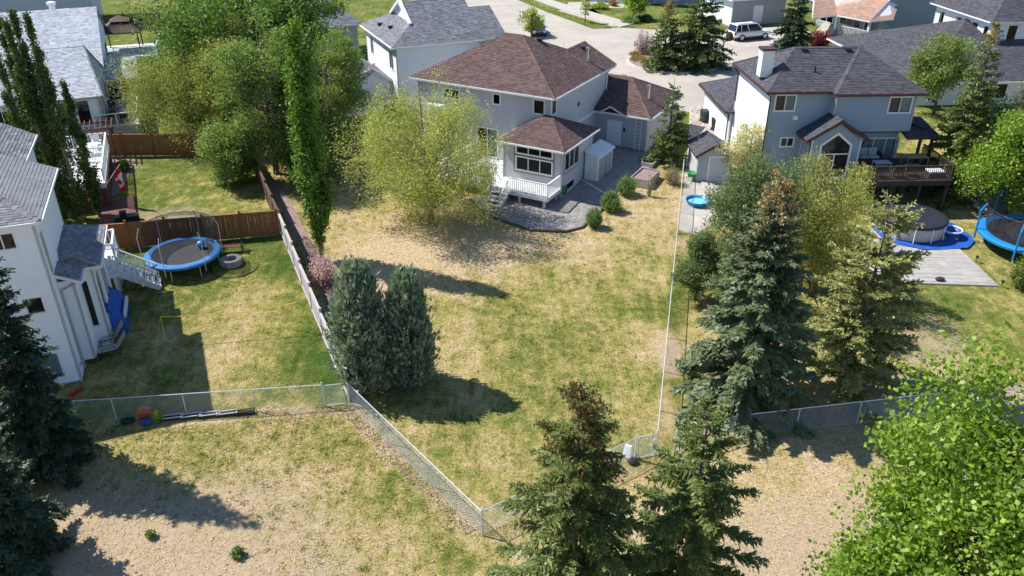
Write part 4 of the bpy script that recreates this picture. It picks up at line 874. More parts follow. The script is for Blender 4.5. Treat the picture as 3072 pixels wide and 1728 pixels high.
board_fence('dark brown board fence in the tree shade above the weathered one', [SF[2], SF[3], SF[4]], M['fence_brown'], 1.6, 2.4, group='board fences')
board_fence('stained cedar fence behind the trampoline', [(-25.2, 43.5), (-14.5, 45.6)], M['cedar'], 1.65, 2.4, group='board fences')
board_fence('stained cedar fence at the far end of the small green lawn', [(-31.5, 58.2), (-20.4, 58.5)], M['cedar'], 1.7, 2.4, group='board fences')
board_fence('dark brown fence behind the gazebo', [(-52, 99.5), (-32, 106)], M['fence_brown'], 1.8, 2.6, .2, group='board fences')

# ---------------------------------------------------------------- vehicles
def loft(secs):                             # secs: list of closed rings with equal counts
    b = MB(); n = len(secs[0]); vs = [p for s in secs for p in s]; fs = []
    for i in range(len(secs)-1):
        for k in range(n): fs.append((i*n+k, i*n+(k+1) % n, (i+1)*n+(k+1) % n, (i+1)*n+k))
    return b.add(vs, fs+[tuple(range(n))[::-1], tuple((len(secs)-1)*n+k for k in range(n))])
def ring(x, hw, z0, z1, tw):                # body cross-section at x
    return [(x, -hw*.92, z0), (x, hw*.92, z0), (x, hw, z0+(z1-z0)*.35), (x, hw*.99, z0+(z1-z0)*.75), (x, hw*tw, z1), (x, -hw*tw, z1), (x, -hw*.99, z0+(z1-z0)*.75), (x, -hw, z0+(z1-z0)*.35)]
def car(name, label, loc, rz, paint, prof, cabin, hw, wr, wx, roofrack=False):
    t = thing(name, label, 'car', loc, rz)
    body = loft([ring(x, hw*s, .28+zz, z, tw) for x, s, zz, z, tw in prof]).build('body', M[paint], t, smooth=True, bevel=.0)
    sub = body.modifiers.new('s', 'SUBSURF'); sub.levels = sub.render_levels = 1
    (xa, xb, xc, xd, zb, zt, cw, ct) = cabin
    gl = MB().hexa([(xa, -cw, zb), (xd, -cw, zb), (xd, cw, zb), (xa, cw, zb), (xb, -ct, zt), (xc, -ct, zt), (xc, ct, zt), (xb, ct, zt)])
    gl.build('windows', M['carglass'], t, bevel=.05)
    MB().hexa([(xb-.05, -ct-.01, zt-.05), (xc+.05, -ct-.01, zt-.05), (xc+.05, ct+.01, zt-.05), (xb-.05, ct+.01, zt-.05), (xb+.08, -ct+.08, zt+.05), (xc-.08, -ct+.08, zt+.05), (xc-.08, ct-.08, zt+.05), (xb+.08, ct-.08, zt+.05)]).build('car_roof', M[paint], t, bevel=.02)
    for s in (-1, 1):
        for (x0, z0, x1, z1) in ((xa, zb, xb, zt), (xd, zb, xc, zt), ((xa+xd)/2-.05, zb, (xb+xc)/2-.05, zt), ((xa*.7+xd*.3)-.35, zb, (xb*.7+xc*.3)-.3, zt)):
            MB().bar((x0, s*(cw+.004), z0), (x1, s*(ct+.004), z1), .05, .10).build('pillar', M[paint], t)
        MB().cbox(xd-.25, s*(hw+.08), zb-.02, .12, .18, .14).build('mirror', M[paint], t, bevel=.03)
        for x in wx:
            w = thing_part('wheel', t, (x, s*(hw-.09), wr)); b = MB()
            pr = [(wr*.62, -.11), (wr*.95, -.11), (wr, -.06), (wr, .06), (wr*.95, .11), (wr*.62, .11)]
            bb = MB(); bb.lathe(pr, 0, 0, 20); bb.v = [(v[0], v[2], v[1]) for v in bb.v]; bb.build('tyre', M['tire'], w)
            rb = MB(); rb.lathe([(.01, .06), (wr*.62, .085), (wr*.64, -.08), (.01, -.06)], 0, 0, 16); rb.v = [(v[0], v[2]*s, v[1]) for v in rb.v]; rb.build('rim', M['chrome'], w)
        L0, L1 = prof[0][0], prof[-1][0]
        MB().cbox(L1-.06, s*hw*.68, .62, .16, hw*.42, .17).build('headlight', M['lampglass'], t, bevel=.03); MB().cbox(L0+.06, s*hw*.8, .72, .14, hw*.25, .3).build('tail_light', M['redlamp'], t, bevel=.03)
        if roofrack: MB().bar((xb+.2, s*(ct-.12), zt+.11), (xc-.3, s*(ct-.12), zt+.11), .04, .04).build('roof_rail', M['blackmetal'], t)
    MB().cbox(prof[-1][0]-.01, 0, .42, .06, hw*1.1, .18).build('grille', M['black'], t); MB().cbox((prof[0][0]+prof[-1][0])/2, 0, .2, (prof[-1][0]-prof[0][0])*.86, hw*1.75, .16).build('underbody', M['black'], t)
    return t
def thing_part(name, parent, loc):
    o = bpy.data.objects.new(name, None); COL.objects.link(o); o.parent = parent; o.location = loc; o.empty_display_size = .1; return o
suv = [(-2.5, .9, .15, .95, .9), (-2.42, .98, .05, 1.12, .9), (-1.2, 1, .02, 1.14, .9), (0, 1, .02, 1.14, .9), (1.0, 1, .02, 1.13, .9), (1.25, 1, .02, 1.1, .88), (2.2, .98, .05, 1.03, .86), (2.5, .9, .15, .85, .85)]
car('car', 'white four-door sport utility car parked on the far driveway', (27.4, 95.85, tz(95)+.016), R(20.9), 'carwhite', suv, (-2.44, -2.2, .55, 1.25, 1.1, 1.78, .86, .68), .98, .39, (-1.55, 1.55), True)
sed = [(-2.2, .85, .15, .85, .85), (-2.1, .95, .05, .95, .85), (-1.4, 1, .02, .98, .88), (0, 1, .02, .95, .9), (.9, 1, .02, .94, .88), (1.8, .96, .03, .84, .82), (2.15, .85, .12, .66, .8)]
car('car', 'pale silver-blue car parked at the kerb behind the brown roof', (3.0, 98.6, tz(98)+.016), R(-84), 'carsilver', sed, (-1.9, -1.15, .3, 1.15, .92, 1.42, .8, .6), .9, .33, (-1.35, 1.35))

# ---------------------------------------------------------------- garden and street objects
def torus(b, c, r, t, n=24, m=6, squash=1.):
    vs = []; fs = []
    for i in range(n):
        a = 2*math.pi*i/n
        for k in range(m): q = 2*math.pi*k/m; rr = r+t*math.cos(q); vs.append((c[0]+rr*math.cos(a), c[1]+rr*math.sin(a), c[2]+t*math.sin(q)*squash))
    for i in range(n):
        for k in range(m): fs.append((i*m+k, ((i+1) % n)*m+k, ((i+1) % n)*m+(k+1) % m, i*m+(k+1) % m))
    return b.add(vs, fs)
def trampoline(label, c, r, hh, padm, npole, netarc, poleh, foam=None, legs=8, a0=0.):
    t = thing('trampoline', label, 'trampoline', c, 0, 'trampolines')
    MB().lathe([(.01, hh-.03), (r*.84, hh)], 0, 0, 36).build('jumping_mat', M['mesh_black'], t)
    MB().lathe([(r*.82, hh-.01), (r*.83, hh+.04), (r*1.0, hh+.03), (r*1.03, hh-.02), (r*1.02, hh-.16), (r*1.0, hh-.05)], 0, 0, 40).build('safety_pad', M[padm], t)
    torus(MB(), (0, 0, hh-.06), r*.98, .03).build('frame_ring', M['galv'], t)
    for i in range(legs):
        a = 2*math.pi*i/legs; MB().tube([(r*.98*math.cos(a), r*.98*math.sin(a), hh-.06), (r*1.0*math.cos(a), r*1.0*math.sin(a), .0)], .022, 6).build('leg', M['galv'], t)
    tops = []
    for i in range(npole):
        a = a0+2*math.pi*i/npole; p = [(r*1.04*math.cos(a), r*1.04*math.sin(a), .3), (r*1.07*math.cos(a), r*1.07*math.sin(a), hh+poleh*.7), (r*.98*math.cos(a), r*.98*math.sin(a), hh+poleh)]
        MB().tube(p, .02 if not foam else .055, 6).build('net_pole', M[foam or 'galv'], t); tops.append(p[-1])
    b = MB(); n = 30; vs = []
    for i in range(n+1):
        a = netarc[0]+(netarc[1]-netarc[0])*i/n; sag = .06*math.sin(i*1.9)
        vs += [(r*.86*math.cos(a), r*.86*math.sin(a), hh), (r*(.90+sag*.3)*math.cos(a), r*(.90+sag*.3)*math.sin(a), hh+poleh*.5), (r*.95*math.cos(a), r*.95*math.sin(a), hh+poleh*.95-abs(sag))]
    b.add(vs, [(3*i+k, 3*i+3+k, 3*i+4+k, 3*i+1+k) for i in range(n) for k in (0, 1)]).build('safety_net', M['net'], t)
    MB().tube([vs[3*i+2] for i in range(n+1)], .018, 5).build('net_edge', M['black'], t); return t
zc = tz(41.7); c = PZ(548, 757, zc+.85); c[2] = tz(c[1]); TL = c
trampoline('round trampoline with blue pad and black net in front of the cedar fence', tuple(c), 2.05, .85, 'blue', 6, (R(-20), R(215)), 1.85, a0=.4)
MB().sphere((c[0]+.9, c[1]+.55, c[2]+.85+.24), .23, 14, 9).build('ball', M['skyblue']); tag(bpy.data.objects['ball'], 'pale blue ball lying on the netted trampoline', 'ball')
c = PZ(3100, 690, tz(50)+.9); c[2] = tz(c[1])
trampoline('large bright blue trampoline with foam-wrapped poles beneath the maple', tuple(c), 2.9, .9, 'skyblue', 6, (R(95), R(230)), 1.7, 'skyblue', a0=R(165))
# bench, fire pit, leaning panel
g = G(692, 757); t = thing('garden_bench', 'slim garden bench with wrought iron back beside the trampoline', 'bench', tuple(g), R(12))
for i in range(4): MB().box(-.75, .75, -.2+.11*i, -.11+.11*i, .42, .45).build('seat_slat', M['reddeck'], t)
for x in (-.7, .7): MB().bar((x, -.2, 0), (x, -.2, .62), .05, .04).bar((x, .24, 0), (x, .3, .9), .05, .04).bar((x, -.22, .62), (x, .28, .62), .05, .04).build('end_frame', M['blackmetal'], t)
MB().bar((-.72, .27, .88), (.72, .27, .88), .04, .05).build('top_rail', M['blackmetal'], t)
for i in range(9): MB().bar((-.64+.16*i, .25, .46), (-.60+.16*i, .28, .87), .03, .02).build('back_scroll', M['blackmetal'], t)
g = G(695, 792); t = thing('fire_pit', 'round grey stone fire pit on the lawn', 'fire pit', tuple(g)); n = 14
for lv in range(2):
    for i in range(n):
        a0 = 2*math.pi*(i+.5*lv)/n; a1 = a0+2*math.pi/n*.94; q = [(r_*math.cos(a), r_*math.sin(a)) for a, r_ in ((a0, .36), (a0, .6), (a1, .6), (a1, .36))]; MB().prism(q[::1], .0+.19*lv, .185+.19*lv).build('stone_block', M['stone'], t)
MB().lathe([(.01, .06), (.37, .05)], 0, 0, 16).build('ash_bed', M['black'], t)
torus(MB(), (G(705, 800)[0], G(705, 800)[1], G(705, 800)[2]), 1.35, .025, 30, 5).build('lawn_edging', M['black']); tag(bpy.data.objects['lawn_edging'], 'thin dark ring of edging laid around the fire pit', 'edging')
g = G(796, 707); t = thing('stone_panel', 'grey leaning panel with a pale round emblem against the cedar fence', 'panel', tuple(g), R(11))
MB().hexa([(-.85, -.1, 0), (.85, -.1, 0), (.85, 0, 0), (-.85, 0, 0), (-.85, .2, .85), (.85, .2, .85), (.85, .3, .85), (-.85, .3, .85)]).build('slab', M['stone'], t)
for rr in (.34, .13):
    b = torus(MB(), (0, 0, 0), rr, .025, 24, 5); b.v = [(v[0]+.1, -.1+(v[1]+.42)*.35-v[2]-.012, .42+v[1]*.95) for v in b.v]; b.build('emblem_ring', M['trim'], t)
# bicycles
def bike(label, g, rz):
    t = thing('bicycle', label, 'bicycle', tuple(g), rz, 'bicycles by the stairs')
    for x in (-.52, .52):
        w = thing_part('wheel', t, (x, 0, .34)); b = torus(MB(), (0, 0, 0), .32, .025, 22, 5); b.v = [(v[0], v[2], v[1]) for v in b.v]; b.build('tyre', M['tire'], w)
        for k in range(6): MB().tube([(0, 0, 0), (.31*math.cos(k*1.047), 0, .31*math.sin(k*1.047))], .004, 3).build('spoke', M['chrome'], w)
    MB().tube([(-.52, 0, .34), (-.1, 0, .3), (.36, 0, .74), (-.2, 0, .76), (-.1, 0, .3)], .018, 6).build('frame', M['blackmetal'], t); MB().tube([(.52, 0, .34), (.34, 0, .95)], .018, 6).build('fork', M['blackmetal'], t)
    MB().tube([(-.2, 0, .76), (-.22, 0, .9)], .015, 6).cbox(-.22, 0, .9, .24, .12, .05).build('saddle', M['black'], t); MB().tube([(.36, -.28, .98), (.33, 0, .96), (.36, .28, .98)], .014, 6).build('handlebar', M['black'], t)
bike('black bicycle parked against the white stairs', G(425, 862), R(35)); bike('black bicycle standing nearer the white house wall', G(392, 850), R(55))
# badminton line
a, b_ = G(497, 1027), G(892, 991); ta, tb_ = PY(481, 950, a[1]), PY(886, 909, b_[1]); t = thing('badminton_net', 'yellow rope net line between two thin poles across the lawn', 'net', tuple(a)); o = a
pts = [ta+(tb_-ta)*k/8-np.array([0, 0, .22*math.sin(math.pi*k/8)])-o for k in range(9)]
MB().tube([a-o, ta-o], .018, 6).build('pole', M['yellow'], t); MB().tube([b_-o, tb_-o], .018, 6).build('pole', M['yellow'], t); MB().tube(pts, .022, 5).build('rope', M['yellow'], t)
MB().tube([ta-o, G(463, 1082)-o], .006, 4).build('guy_line', M['yellow'], t)
# by the white house wall
q = G(330, 1000); t = thing('covered_woodpile', 'bright blue tarpaulin over a stack against the white house', 'tarp', (q[0]-.1, q[1]+.9, q[2]), R(21))
b = MB(); n = 8; vs = []
for i in range(n+1):
    y = -1.1+2.6*i/n; w = .06*math.sin(i*2.3)
    vs += [(-.65, y, 0), (-.62, y, 1.25+w), (-.1, y+w*.5, 1.5-w), (.45, y, 1.1+w*.8), (.62+w, y, .45), (.66, y-w, 0)]
b.add(vs, [(6*i+k, 6*i+6+k, 6*i+7+k, 6*i+1+k) for i in range(n) for k in range(5)]+[(0, 1, 2, 3, 4, 5), tuple(6*n+k for k in range(6))]).build('tarpaulin', M['tarp'], t, smooth=True)
b = MB(); b.bar((.66, -.9, .9), (.72, .9, .95), .1, .28); b.build('white_board', M['white_paint'], t)
g = G(345, 985); o = MB().lathe([(.01, .07), (.3, .05), (.46, .16), (.48, .17), (.46, .1), (.3, 0), (.01, 0)], 0, 0, 20).build('saucer_sled', M['purple'], None, True); o.location = (g[0], g[1], g[2]+.02); o.rotation_euler = (.5, .2, 0); tag(o, 'purple saucer sled leaning below the blue tarpaulin', 'sled')
def lounger(label, g, rz):
    t = thing('lounge_chair', label, 'chair', tuple(g), rz, 'lounge chairs by the white house')
    MB().hexa([(-.3, -.6, .33), (.3, -.6, .33), (.3, .3, .36), (-.3, .3, .36), (-.3, -.6, .36), (.3, -.6, .36), (.3, .3, .39), (-.3, .3, .39)]).build('seat', M['beige'], t); MB().hexa([(-.3, .3, .36), (.3, .3, .36), (.3, .75, .95), (-.3, .75, .95), (-.3, .28, .39), (.3, .28, .39), (.3, .72, .98), (-.3, .72, .98)]).build('backrest', M['beige'], t)
    for s in (-.32, .32): MB().tube([(s, -.55, 0), (s, -.6, .35), (s, .3, .37), (s, .76, .97)], .018, 5).build('side_frame', M['blackmetal'], t); MB().tube([(s, .35, 0), (s, .2, .55), (s, -.35, .55), (s, -.5, .0)], .016, 5).build('arm_frame', M['blackmetal'], t)
lounger('beige sling lounge chair on the grass near the saucer sled', G(332, 1028), R(-60)); lounger('beige sling lounge chair at the open end beside the white wall', G(338, 1062), R(-65))
o = MB().cbox(0, 0, 0, .16, .7, .14).build('foam_block', M['red'], None, bevel=.02); g = G(228, 1180); o.location = tuple(g); o.rotation_euler = (0, 0, R(-25)); tag(o, 'short red foam beam lying in the shaded grass', 'toy')
# along the chain-link fence
def small(name, label, cat, uv, rz, mb, m, dz=0, bevel=.01, group=None):
    g = G(*uv); o = mb.build(name, M[m], None, bevel=bevel); o.location = (g[0], g[1], g[2]+dz); o.rotation_euler = (0, 0, rz); return tag(o, label, cat, group)
t = thing('crate', 'orange slatted crate standing at the chain-link fence', 'crate', tuple(G(437, 1254)), R(10))
for z in (.04, .2, .36):
    MB().box(-.25, .25, -.2, -.18, z, z+.11).build('slat', M['orange'], t); MB().box(-.25, .25, .18, .2, z, z+.11).build('slat', M['orange'], t); MB().box(-.25, -.23, -.18, .18, z, z+.11).build('slat', M['orange'], t); MB().box(.23, .25, -.18, .18, z, z+.11).build('slat', M['orange'], t)
MB().box(-.26, .26, -.21, .21, .48, .5).build('lid', M['orange'], t); MB().box(-.23, .23, -.18, .18, 0, .03).build('bottom', M['orange'], t)
def lump(n, sx, sy, sz, seed):
    rnd = random.Random(seed); b = MB(); b.sphere((0, 0, sz*.5), 1, 12, 8); b.v = [(x*sx*(1+rnd.uniform(-.12, .12)), y*sy*(1+rnd.uniform(-.12, .12)), max(0, sz*.5+(z-sz*.5)*sz*.5*(1+rnd.uniform(-.15, .15)))) for x, y, z in b.v]; return b
small('cloth_bag', 'blue cloth bundle lying beside the orange crate', 'bag', (442, 1272), R(20), lump(1, .3, .2, .26, 3), 'denim', bevel=0)
t = thing('toy_tractor', 'small green and black toy lying in the grass by the fence', 'toy', tuple(G(385, 1270)), R(20))
lump(1, .28, .16, .3, 4).build('body', M['black'], t); MB().bar((-.6, 0, .05), (-.25, 0, .06), .12, .06).build('handle', M['green'], t, bevel=.02)
for s in (-.18, .18): b = torus(MB(), (0, 0, 0), .1, .04, 12, 5); b.v = [(v[0]+s, v[2]+.17, v[1]+.13) for v in b.v]; b.build('wheel', M['green'], t)
for i, (u, v) in enumerate([(520, 1258), (575, 1254), (630, 1250), (682, 1246), (735, 1242)]):
    g = G(u, v); t = thing('window_planter', ['pale-rimmed planter box next to the leafy weed in the fence', 'pale-rimmed planter box second from the leafy weed', 'pale-rimmed planter box third from the leafy weed', 'pale-rimmed planter box next to the plain black tray', 'plain black planter tray at the end of the planter row'][i], 'planter', tuple(g), R(8), 'planter boxes along the fence')
    MB().box(-.42, .42, -.1, .1, 0, .14).build('box', M['dkwood'], t); MB().bar((-.44, -.11, .15), (.44, -.11, .21), .03, .03).bar((-.44, .11, .15), (.44, .11, .21), .03, .03).bar((-.43, -.11, .15), (-.43, .11, .15), .03, .03).bar((.43, -.11, .15), (.43, .11, .15), .03, .03).build('rim', M['white_paint' if i != 4 else 'black'], t)
t = thing('feed_sack', 'white plastic bag leaning inside the front chain-link fence', 'bag', tuple(G(1882, 1372)), R(-25)); b = MB().hexa([(-.2, -.1, 0), (.2, -.12, 0), (.22, .1, 0), (-.2, .12, 0), (-.17, .05, .6), (.15, .02, .63), (.15, .12, .6), (-.15, .15, .57)]); b.build('sack', M['white_paint'], t, bevel=.05)
small('rock', 'dark boulder lying beside the white plastic bag', 'rock', (1897, 1390), 0, lump(1, .22, .18, .26, 6), 'dkwood', bevel=0)
o = MB().sphere((0, 0, .17), .17, 12, 8).build('ball', M['denim'], None, True); o.location = tuple(G(1203, 1152)); tag(o, 'dull blue ball half hidden under the smaller juniper', 'ball')
# ---- white lawn-side deck with flag
K = House('deck', 'white raised deck with table and flag pole beyond the aspens', PZ(316, 548, 2.9)[:2], 22, 1.4, 'deck')
dk = K.part('deck_frame', MB().box(-6, 0, 0, 8.2, 2.55, 2.86), M['white_paint']); stuff(K.part('deck_boards', courses((-6, 0, 2.86), (1, 0, 0), (0, 1, 0), (0, 0, 1), [(0, 0), (6, 0), (6, 8.2), (0, 8.2)], .14, None, .03, gap=.008, flat=True), M['peeling'], dk))
K.part('deck_skirt', MB().box(-5.9, -.05, .05, 8.1, 1.0, 2.55), M['reddeck'], dk)
railing(K, [((-.05, .05, 2.89), (-.05, 8.1, 2.89)), ((-3.2, 8.1, 2.89), (-.05, 8.1, 2.89)), ((-3.2, 4.8, 2.89), (-.05, 4.8, 2.89))], 0, dk, step=.17, bw=.05)
def tbl(h, x, y, z, sx, sy, m, hh=.72, name='table', label='', cat='table', group=None):
    w = h.wld(x, y, z); t = thing(name, label, cat, w, h.a, group); MB().box(-sx/2, sx/2, -sy/2, sy/2, hh-.04, hh).build('table_top', M[m], t, bevel=.01)
    for a in (-1, 1):
        for b_ in (-1, 1): MB().cbox(a*(sx/2-.06), b_*(sy/2-.06), 0, .05, .05, hh-.04).build('leg', M[m], t)
    return t
def chair(h, x, y, z, rz, m, label, group, sx=.55, wick=False):
    w = h.wld(x, y, z); t = thing('patio_chair', label, 'chair', w, h.a+rz, group); MB().box(-sx/2, sx/2, -.27, .27, .36, .44).build('seat', M[m], t, bevel=.02); MB().hexa([(-sx/2, .22, .44), (sx/2, .22, .44), (sx/2, .29, .44), (-sx/2, .29, .44), (-sx/2, .32, .92), (sx/2, .32, .92), (sx/2, .38, .92), (-sx/2, .38, .92)]).build('backrest', M[m], t, bevel=.02)
    for a in (-1, 1):
        MB().bar((a*(sx/2-.03), -.25, .62), (a*(sx/2-.03), .28, .62), .06, .05).build('armrest', M[m], t)
        for b_ in (-1, 1): MB().cbox(a*(sx/2-.03), b_*.24, 0, .045, .045, .62 if b_ < 0 else .4).build('leg', M[m], t)
    return t
tbl(K, -1.2, 6.4, 2.89, 1.3, .9, 'white_paint', label='white table on the deck with the flag pole', name='patio_table')
chair(K, -1.9, 5.4, 2.89, R(160), 'white_paint', 'white patio chair on the deck with the flag pole', 'white chairs on the flag deck'); chair(K, -.7, 7.5, 2.89, R(10), 'white_paint', 'white patio chair on the deck with the flag pole', 'white chairs on the flag deck')
p0 = np.array(K.wld(-.02, .05, 2.7)); p1 = p0+np.array([1.25, .0, 1.45]); t = thing('flag', 'red and white maple leaf flag hanging from an angled pole on the deck', 'flag', tuple(p0))
MB().tube([(0, 0, 0), tuple(p1-p0)], .022, 6).build('flag_pole', M['white_paint'], t)
def cloth(s0, s1, m, name):
    b = MB(); n, mm = 6, 6; vs = []
    for i in range(n+1):
        s = s0+(s1-s0)*i/n
        for j in range(mm+1):
            w = j/mm; top = (p1-p0)*(.97-.42*w*max(0, 1-s*1.0)-.18*w*min(1, s)); x = top[0]-.02+.07*math.sin(s*7+w*3)*s; y = .12*math.sin(w*9+s*3)*min(1, s*2+.2); z = top[2]-s*1.35
            vs.append((x, y, z))
    return b.add(vs, [(i*(mm+1)+j, i*(mm+1)+j+1, (i+1)*(mm+1)+j+1, (i+1)*(mm+1)+j) for i in range(n) for j in range(mm)]).build(name, M[m], t, True)
cloth(0, .36, 'red', 'red_band'); cloth(.36, .98, 'flagwhite', 'white_band'); cloth(.98, 1.3, 'red', 'red_band')
c = (p1-p0)*.8; lf = [(0, .24), (.05, .13), (.12, .17), (.1, .06), (.2, .08), (.17, .0), (.21, -.04), (.08, -.14), (.09, -.19), (.015, -.17), (.015, -.27)]; lf = lf+[(-x, z) for x, z in lf[::-1]]
MB().add([(c[0]+.06+x, -.2, c[2]-.86+z) for x, z in lf]+[(c[0]+.06+x, -.19, c[2]-.86+z) for x, z in lf], [tuple(range(22))]+[(i, (i+1) % 22, 22+(i+1) % 22, 22+i) for i in range(22)]).build('maple_leaf', M['red'], t)
sheet('red_patio', [g2(300, 612), g2(405, 592), g2(412, 672), g2(400, 690), g2(300, 690)], .12, M['reddeck'])
def planter(label, g, rz, sx, sy, hz, m='deckwood', n=3):
    t = thing('raised_planter', label, 'planter', tuple(g), rz, 'raised wooden planters')
    for k in range(n):
        z0, z1 = hz*k/n+.004, hz*(k+1)/n-.006
        for bx in ((-sx/2, sx/2, -sy/2, -sy/2+.05), (-sx/2, sx/2, sy/2-.05, sy/2), (-sx/2, -sx/2+.05, -sy/2+.05, sy/2-.05), (sx/2-.05, sx/2, -sy/2+.05, sy/2-.05)): MB().box(*bx, z0, z1).build('plank', M[m], t)
    MB().box(-sx/2+.05, sx/2-.05, -sy/2+.05, sy/2-.05, 0, hz-.12).build('soil', M['mulch'], t); return t
planter('grey wooden raised planter box beside the rounded patio shrubs', G(1934, 545), R(-28.7), 1.35, 2.3, .62); planter('low wooden planter bed next to the garage paving', G(1955, 487), R(-28.7), .9, 2.2, .3)
planter('dark planter box on the corner of the cedar fence', G(650, 470), R(5), 1.2, .6, .35, 'cedar', 2); planter('dark planter box in the corner under the bushes', G(715, 513), R(5), 1.4, .6, .35, 'cedar', 2)
t = thing('raised_garden_bench', 'dark slatted garden box in the shade below the flag', 'bench', tuple(G(385, 665)), R(20))
for k in range(4): MB().box(-.7, .7, -.3, .3, .12*k, .12*k+.1).build('slat', M['blackmetal'], t)
MB().cbox(-.2, 0, .48, .4, .35, .3).build('pot', M['black'], t, bevel=.03)
o = small('stone_slab', 'pale square slab lying on the small green lawn', 'slab', (545, 655), R(5), MB().box(-.9, .9, -.3, .3, 0, .06), 'concrete')
# pergola
t = thing('pergola', 'small brown slatted pergola beside the low glass-railed deck', 'pergola', tuple(np.append(PZ(285, 380, 4.0)[:2], 1.6)), R(23))
for x, y in ((-2, -.8), (1.0, -.8), (1.0, 1.0), (-2, 1.0)): MB().cbox(x, y, 0, .12, .12, 2.4).build('post', M['reddeck'], t)
for y in (-.8, 1.0): MB().bar((-2.3, y, 2.4), (1.3, y, 2.4), .06, .16).build('beam', M['reddeck'], t)
for k in range(10): MB().bar((-2.2+.37*k, -1.2, 2.52), (-2.2+.37*k, 1.4, 2.52), .05, .1).build('slat', M['reddeck'], t)
# umbrella and furniture on the glass-railed deck
w = Dd.wld(1.5, 6.0, 2.8); t = thing('patio_umbrella', 'closed burgundy patio umbrella on the glass-railed deck', 'umbrella', w)
MB().tube([(0, 0, 0), (0, 0, 2.7)], .03, 8).build('pole', M['white_paint'], t); MB().lathe([(.03, 2.75), (.12, 2.45), (.2, 1.5), (.24, .8), (.1, .75)], 0, 0, 10).build('canopy', M['darkred'], t); MB().lathe([(.03, 2.72), (.14, 2.3), (.17, 2.0)], 0, 0, 10).build('canopy_top', M['red'], t); MB().lathe([(.3, 0), (.3, .08), (.02, .12)], 0, 0, 12).build('base', M['black'], t)
tbl(Dd, .9, 2.6, 2.8, 1.1, .8, 'blackmetal', label='dark patio table on the glass-railed deck', name='patio_table')
for x, y, rz in ((1.2, .6, 180), (.3, 1.3, 200), (.4, 4.0, 20)): chair(Dd, x, y, 2.8, R(rz), 'wicker', 'dark patio chair on the glass-railed deck', 'chairs on the glass-railed deck')
tbl(Dd, .6, 5.6, 2.8, .8, .6, 'black', .9, 'barbecue', 'black covered barbecue against the wall of the glass-railed deck', 'barbecue')
# neighbouring deck with gazebo
N2 = House('deck', 'white-railed deck carrying the brown gazebo', (-39.3, 83.5), 18, 2.4, 'deck')
dk = N2.part('deck_frame', MB().box(-4, 3.0, 0, 6, 2.9, 3.2), M['white_paint']); glassrail(N2, [((-2.5, .05), (2.95, .05)), ((2.95, .05), (2.95, 6))], 3.2, dk)
for x, y in ((2.8, .2), (0, .2), (2.8, 5.5)): N2.part('deck_post', MB().cbox(x, y, 2.2, .14, .14, .8), M['white_paint'], dk)
t = thing('gazebo', 'brown metal-roofed gazebo on the white-railed deck', 'gazebo', N2.wld(-.4, 3.4, 3.2), N2.a)
for x in (-1.6, 1.6):
    for y in (-1.6, 1.6): MB().cbox(x, y, 0, .12, .12, 2.2).build('post', M['dkwood'], t)
def pyr(b, r0, z0, r1, z1):
    return b.add([(-r0, -r0, z0), (r0, -r0, z0), (r0, r0, z0), (-r0, r0, z0), (-r1, -r1, z1), (r1, -r1, z1), (r1, r1, z1), (-r1, r1, z1)], [(0, 1, 5, 4), (1, 2, 6, 5), (2, 3, 7, 6), (3, 0, 4, 7), (4, 5, 6, 7), (3, 2, 1, 0)])
pyr(MB(), 2.1, 2.15, .75, 2.95).build('lower_roof', M['fence_brown'], t); pyr(MB(), .95, 3.05, .1, 3.5).build('upper_roof', M['fence_brown'], t); MB().cbox(0, 0, 2.9, 1.3, 1.3, .2).build('roof_vent', M['dkwood'], t)
b = MB()
for k in range(-8, 9): b.bar((k*.24, -2.1, 2.18), (k*.085, -.75, 2.98), .03, .03).bar((2.1, k*.24, 2.18), (.75, k*.085, 2.98), .03, .03)
stuff(b.build('roof_ribs', M['dkwood'], t))
# ---- things by the brown-roofed house
S1 = House('storage_shed', 'white plastic lean-to shed against the sunroom wall', A.wld(.12, 3.6)[:2], -28.7, 1.4, 'shed')
S1.part('body', MB().hexa([(0, 0, 1.35), (1.0, 0, 1.35), (1.0, 2.7, 1.35), (0, 2.7, 1.35), (0, 0, 3.5), (1.0, 0, 3.15), (1.0, 2.7, 3.15), (0, 2.7, 3.5)]), M['trim'], bevel=.03)
S1.part('roof', MB().hexa([(-.05, -.1, 3.5), (1.15, -.1, 3.12), (1.15, 2.8, 3.12), (-.05, 2.8, 3.5), (-.05, -.1, 3.58), (1.15, -.1, 3.2), (1.15, 2.8, 3.2), (-.05, 2.8, 3.58)]), M['white_paint'], bevel=.02)
for y in (.25, 1.38): d_ = S1.part('door', MB().box(1.0, 1.03, y, y+1.08, 1.5, 2.95), M['farsiding']); S1.part('handle', MB().box(1.03, 1.06, y+(1.0 if y < 1 else .04), y+(1.05 if y < 1 else .09), 2.1, 2.4), M['chrome'], d_)
q = A.wld(.25, -.3); o = small('garden_hose_reel', 'coiled green hose below the deck corner of the sunroom', 'hose', (10, 10), 0, torus(torus(torus(MB(), (0, 0, 0), .3, .03, 20, 5), (0, 0, .06), .27, .03, 20, 5), (0, 0, -.06), .28, .03, 20, 5), 'green', bevel=0); o.location = (*A.wld(.14, .35)[:2], 1.75); o.rotation_euler = (R(90), 0, R(61))
t = thing('trellis', 'white ladder trellis against the garage wall', 'trellis', (*A.wld(A.onwall(*gb, 1915, 400)[0]-2.15, 10.36)[:2], 1.65), A.a)
for x in (-.22, .22): MB().box(x-.025, x+.025, -.03, .0, 0, 2.5).build('upright', M['white_paint'], t)
for k in range(8): MB().box(-.195, .195, -.025, -.005, .2+.3*k, .24+.3*k).build('rung', M['white_paint'], t)
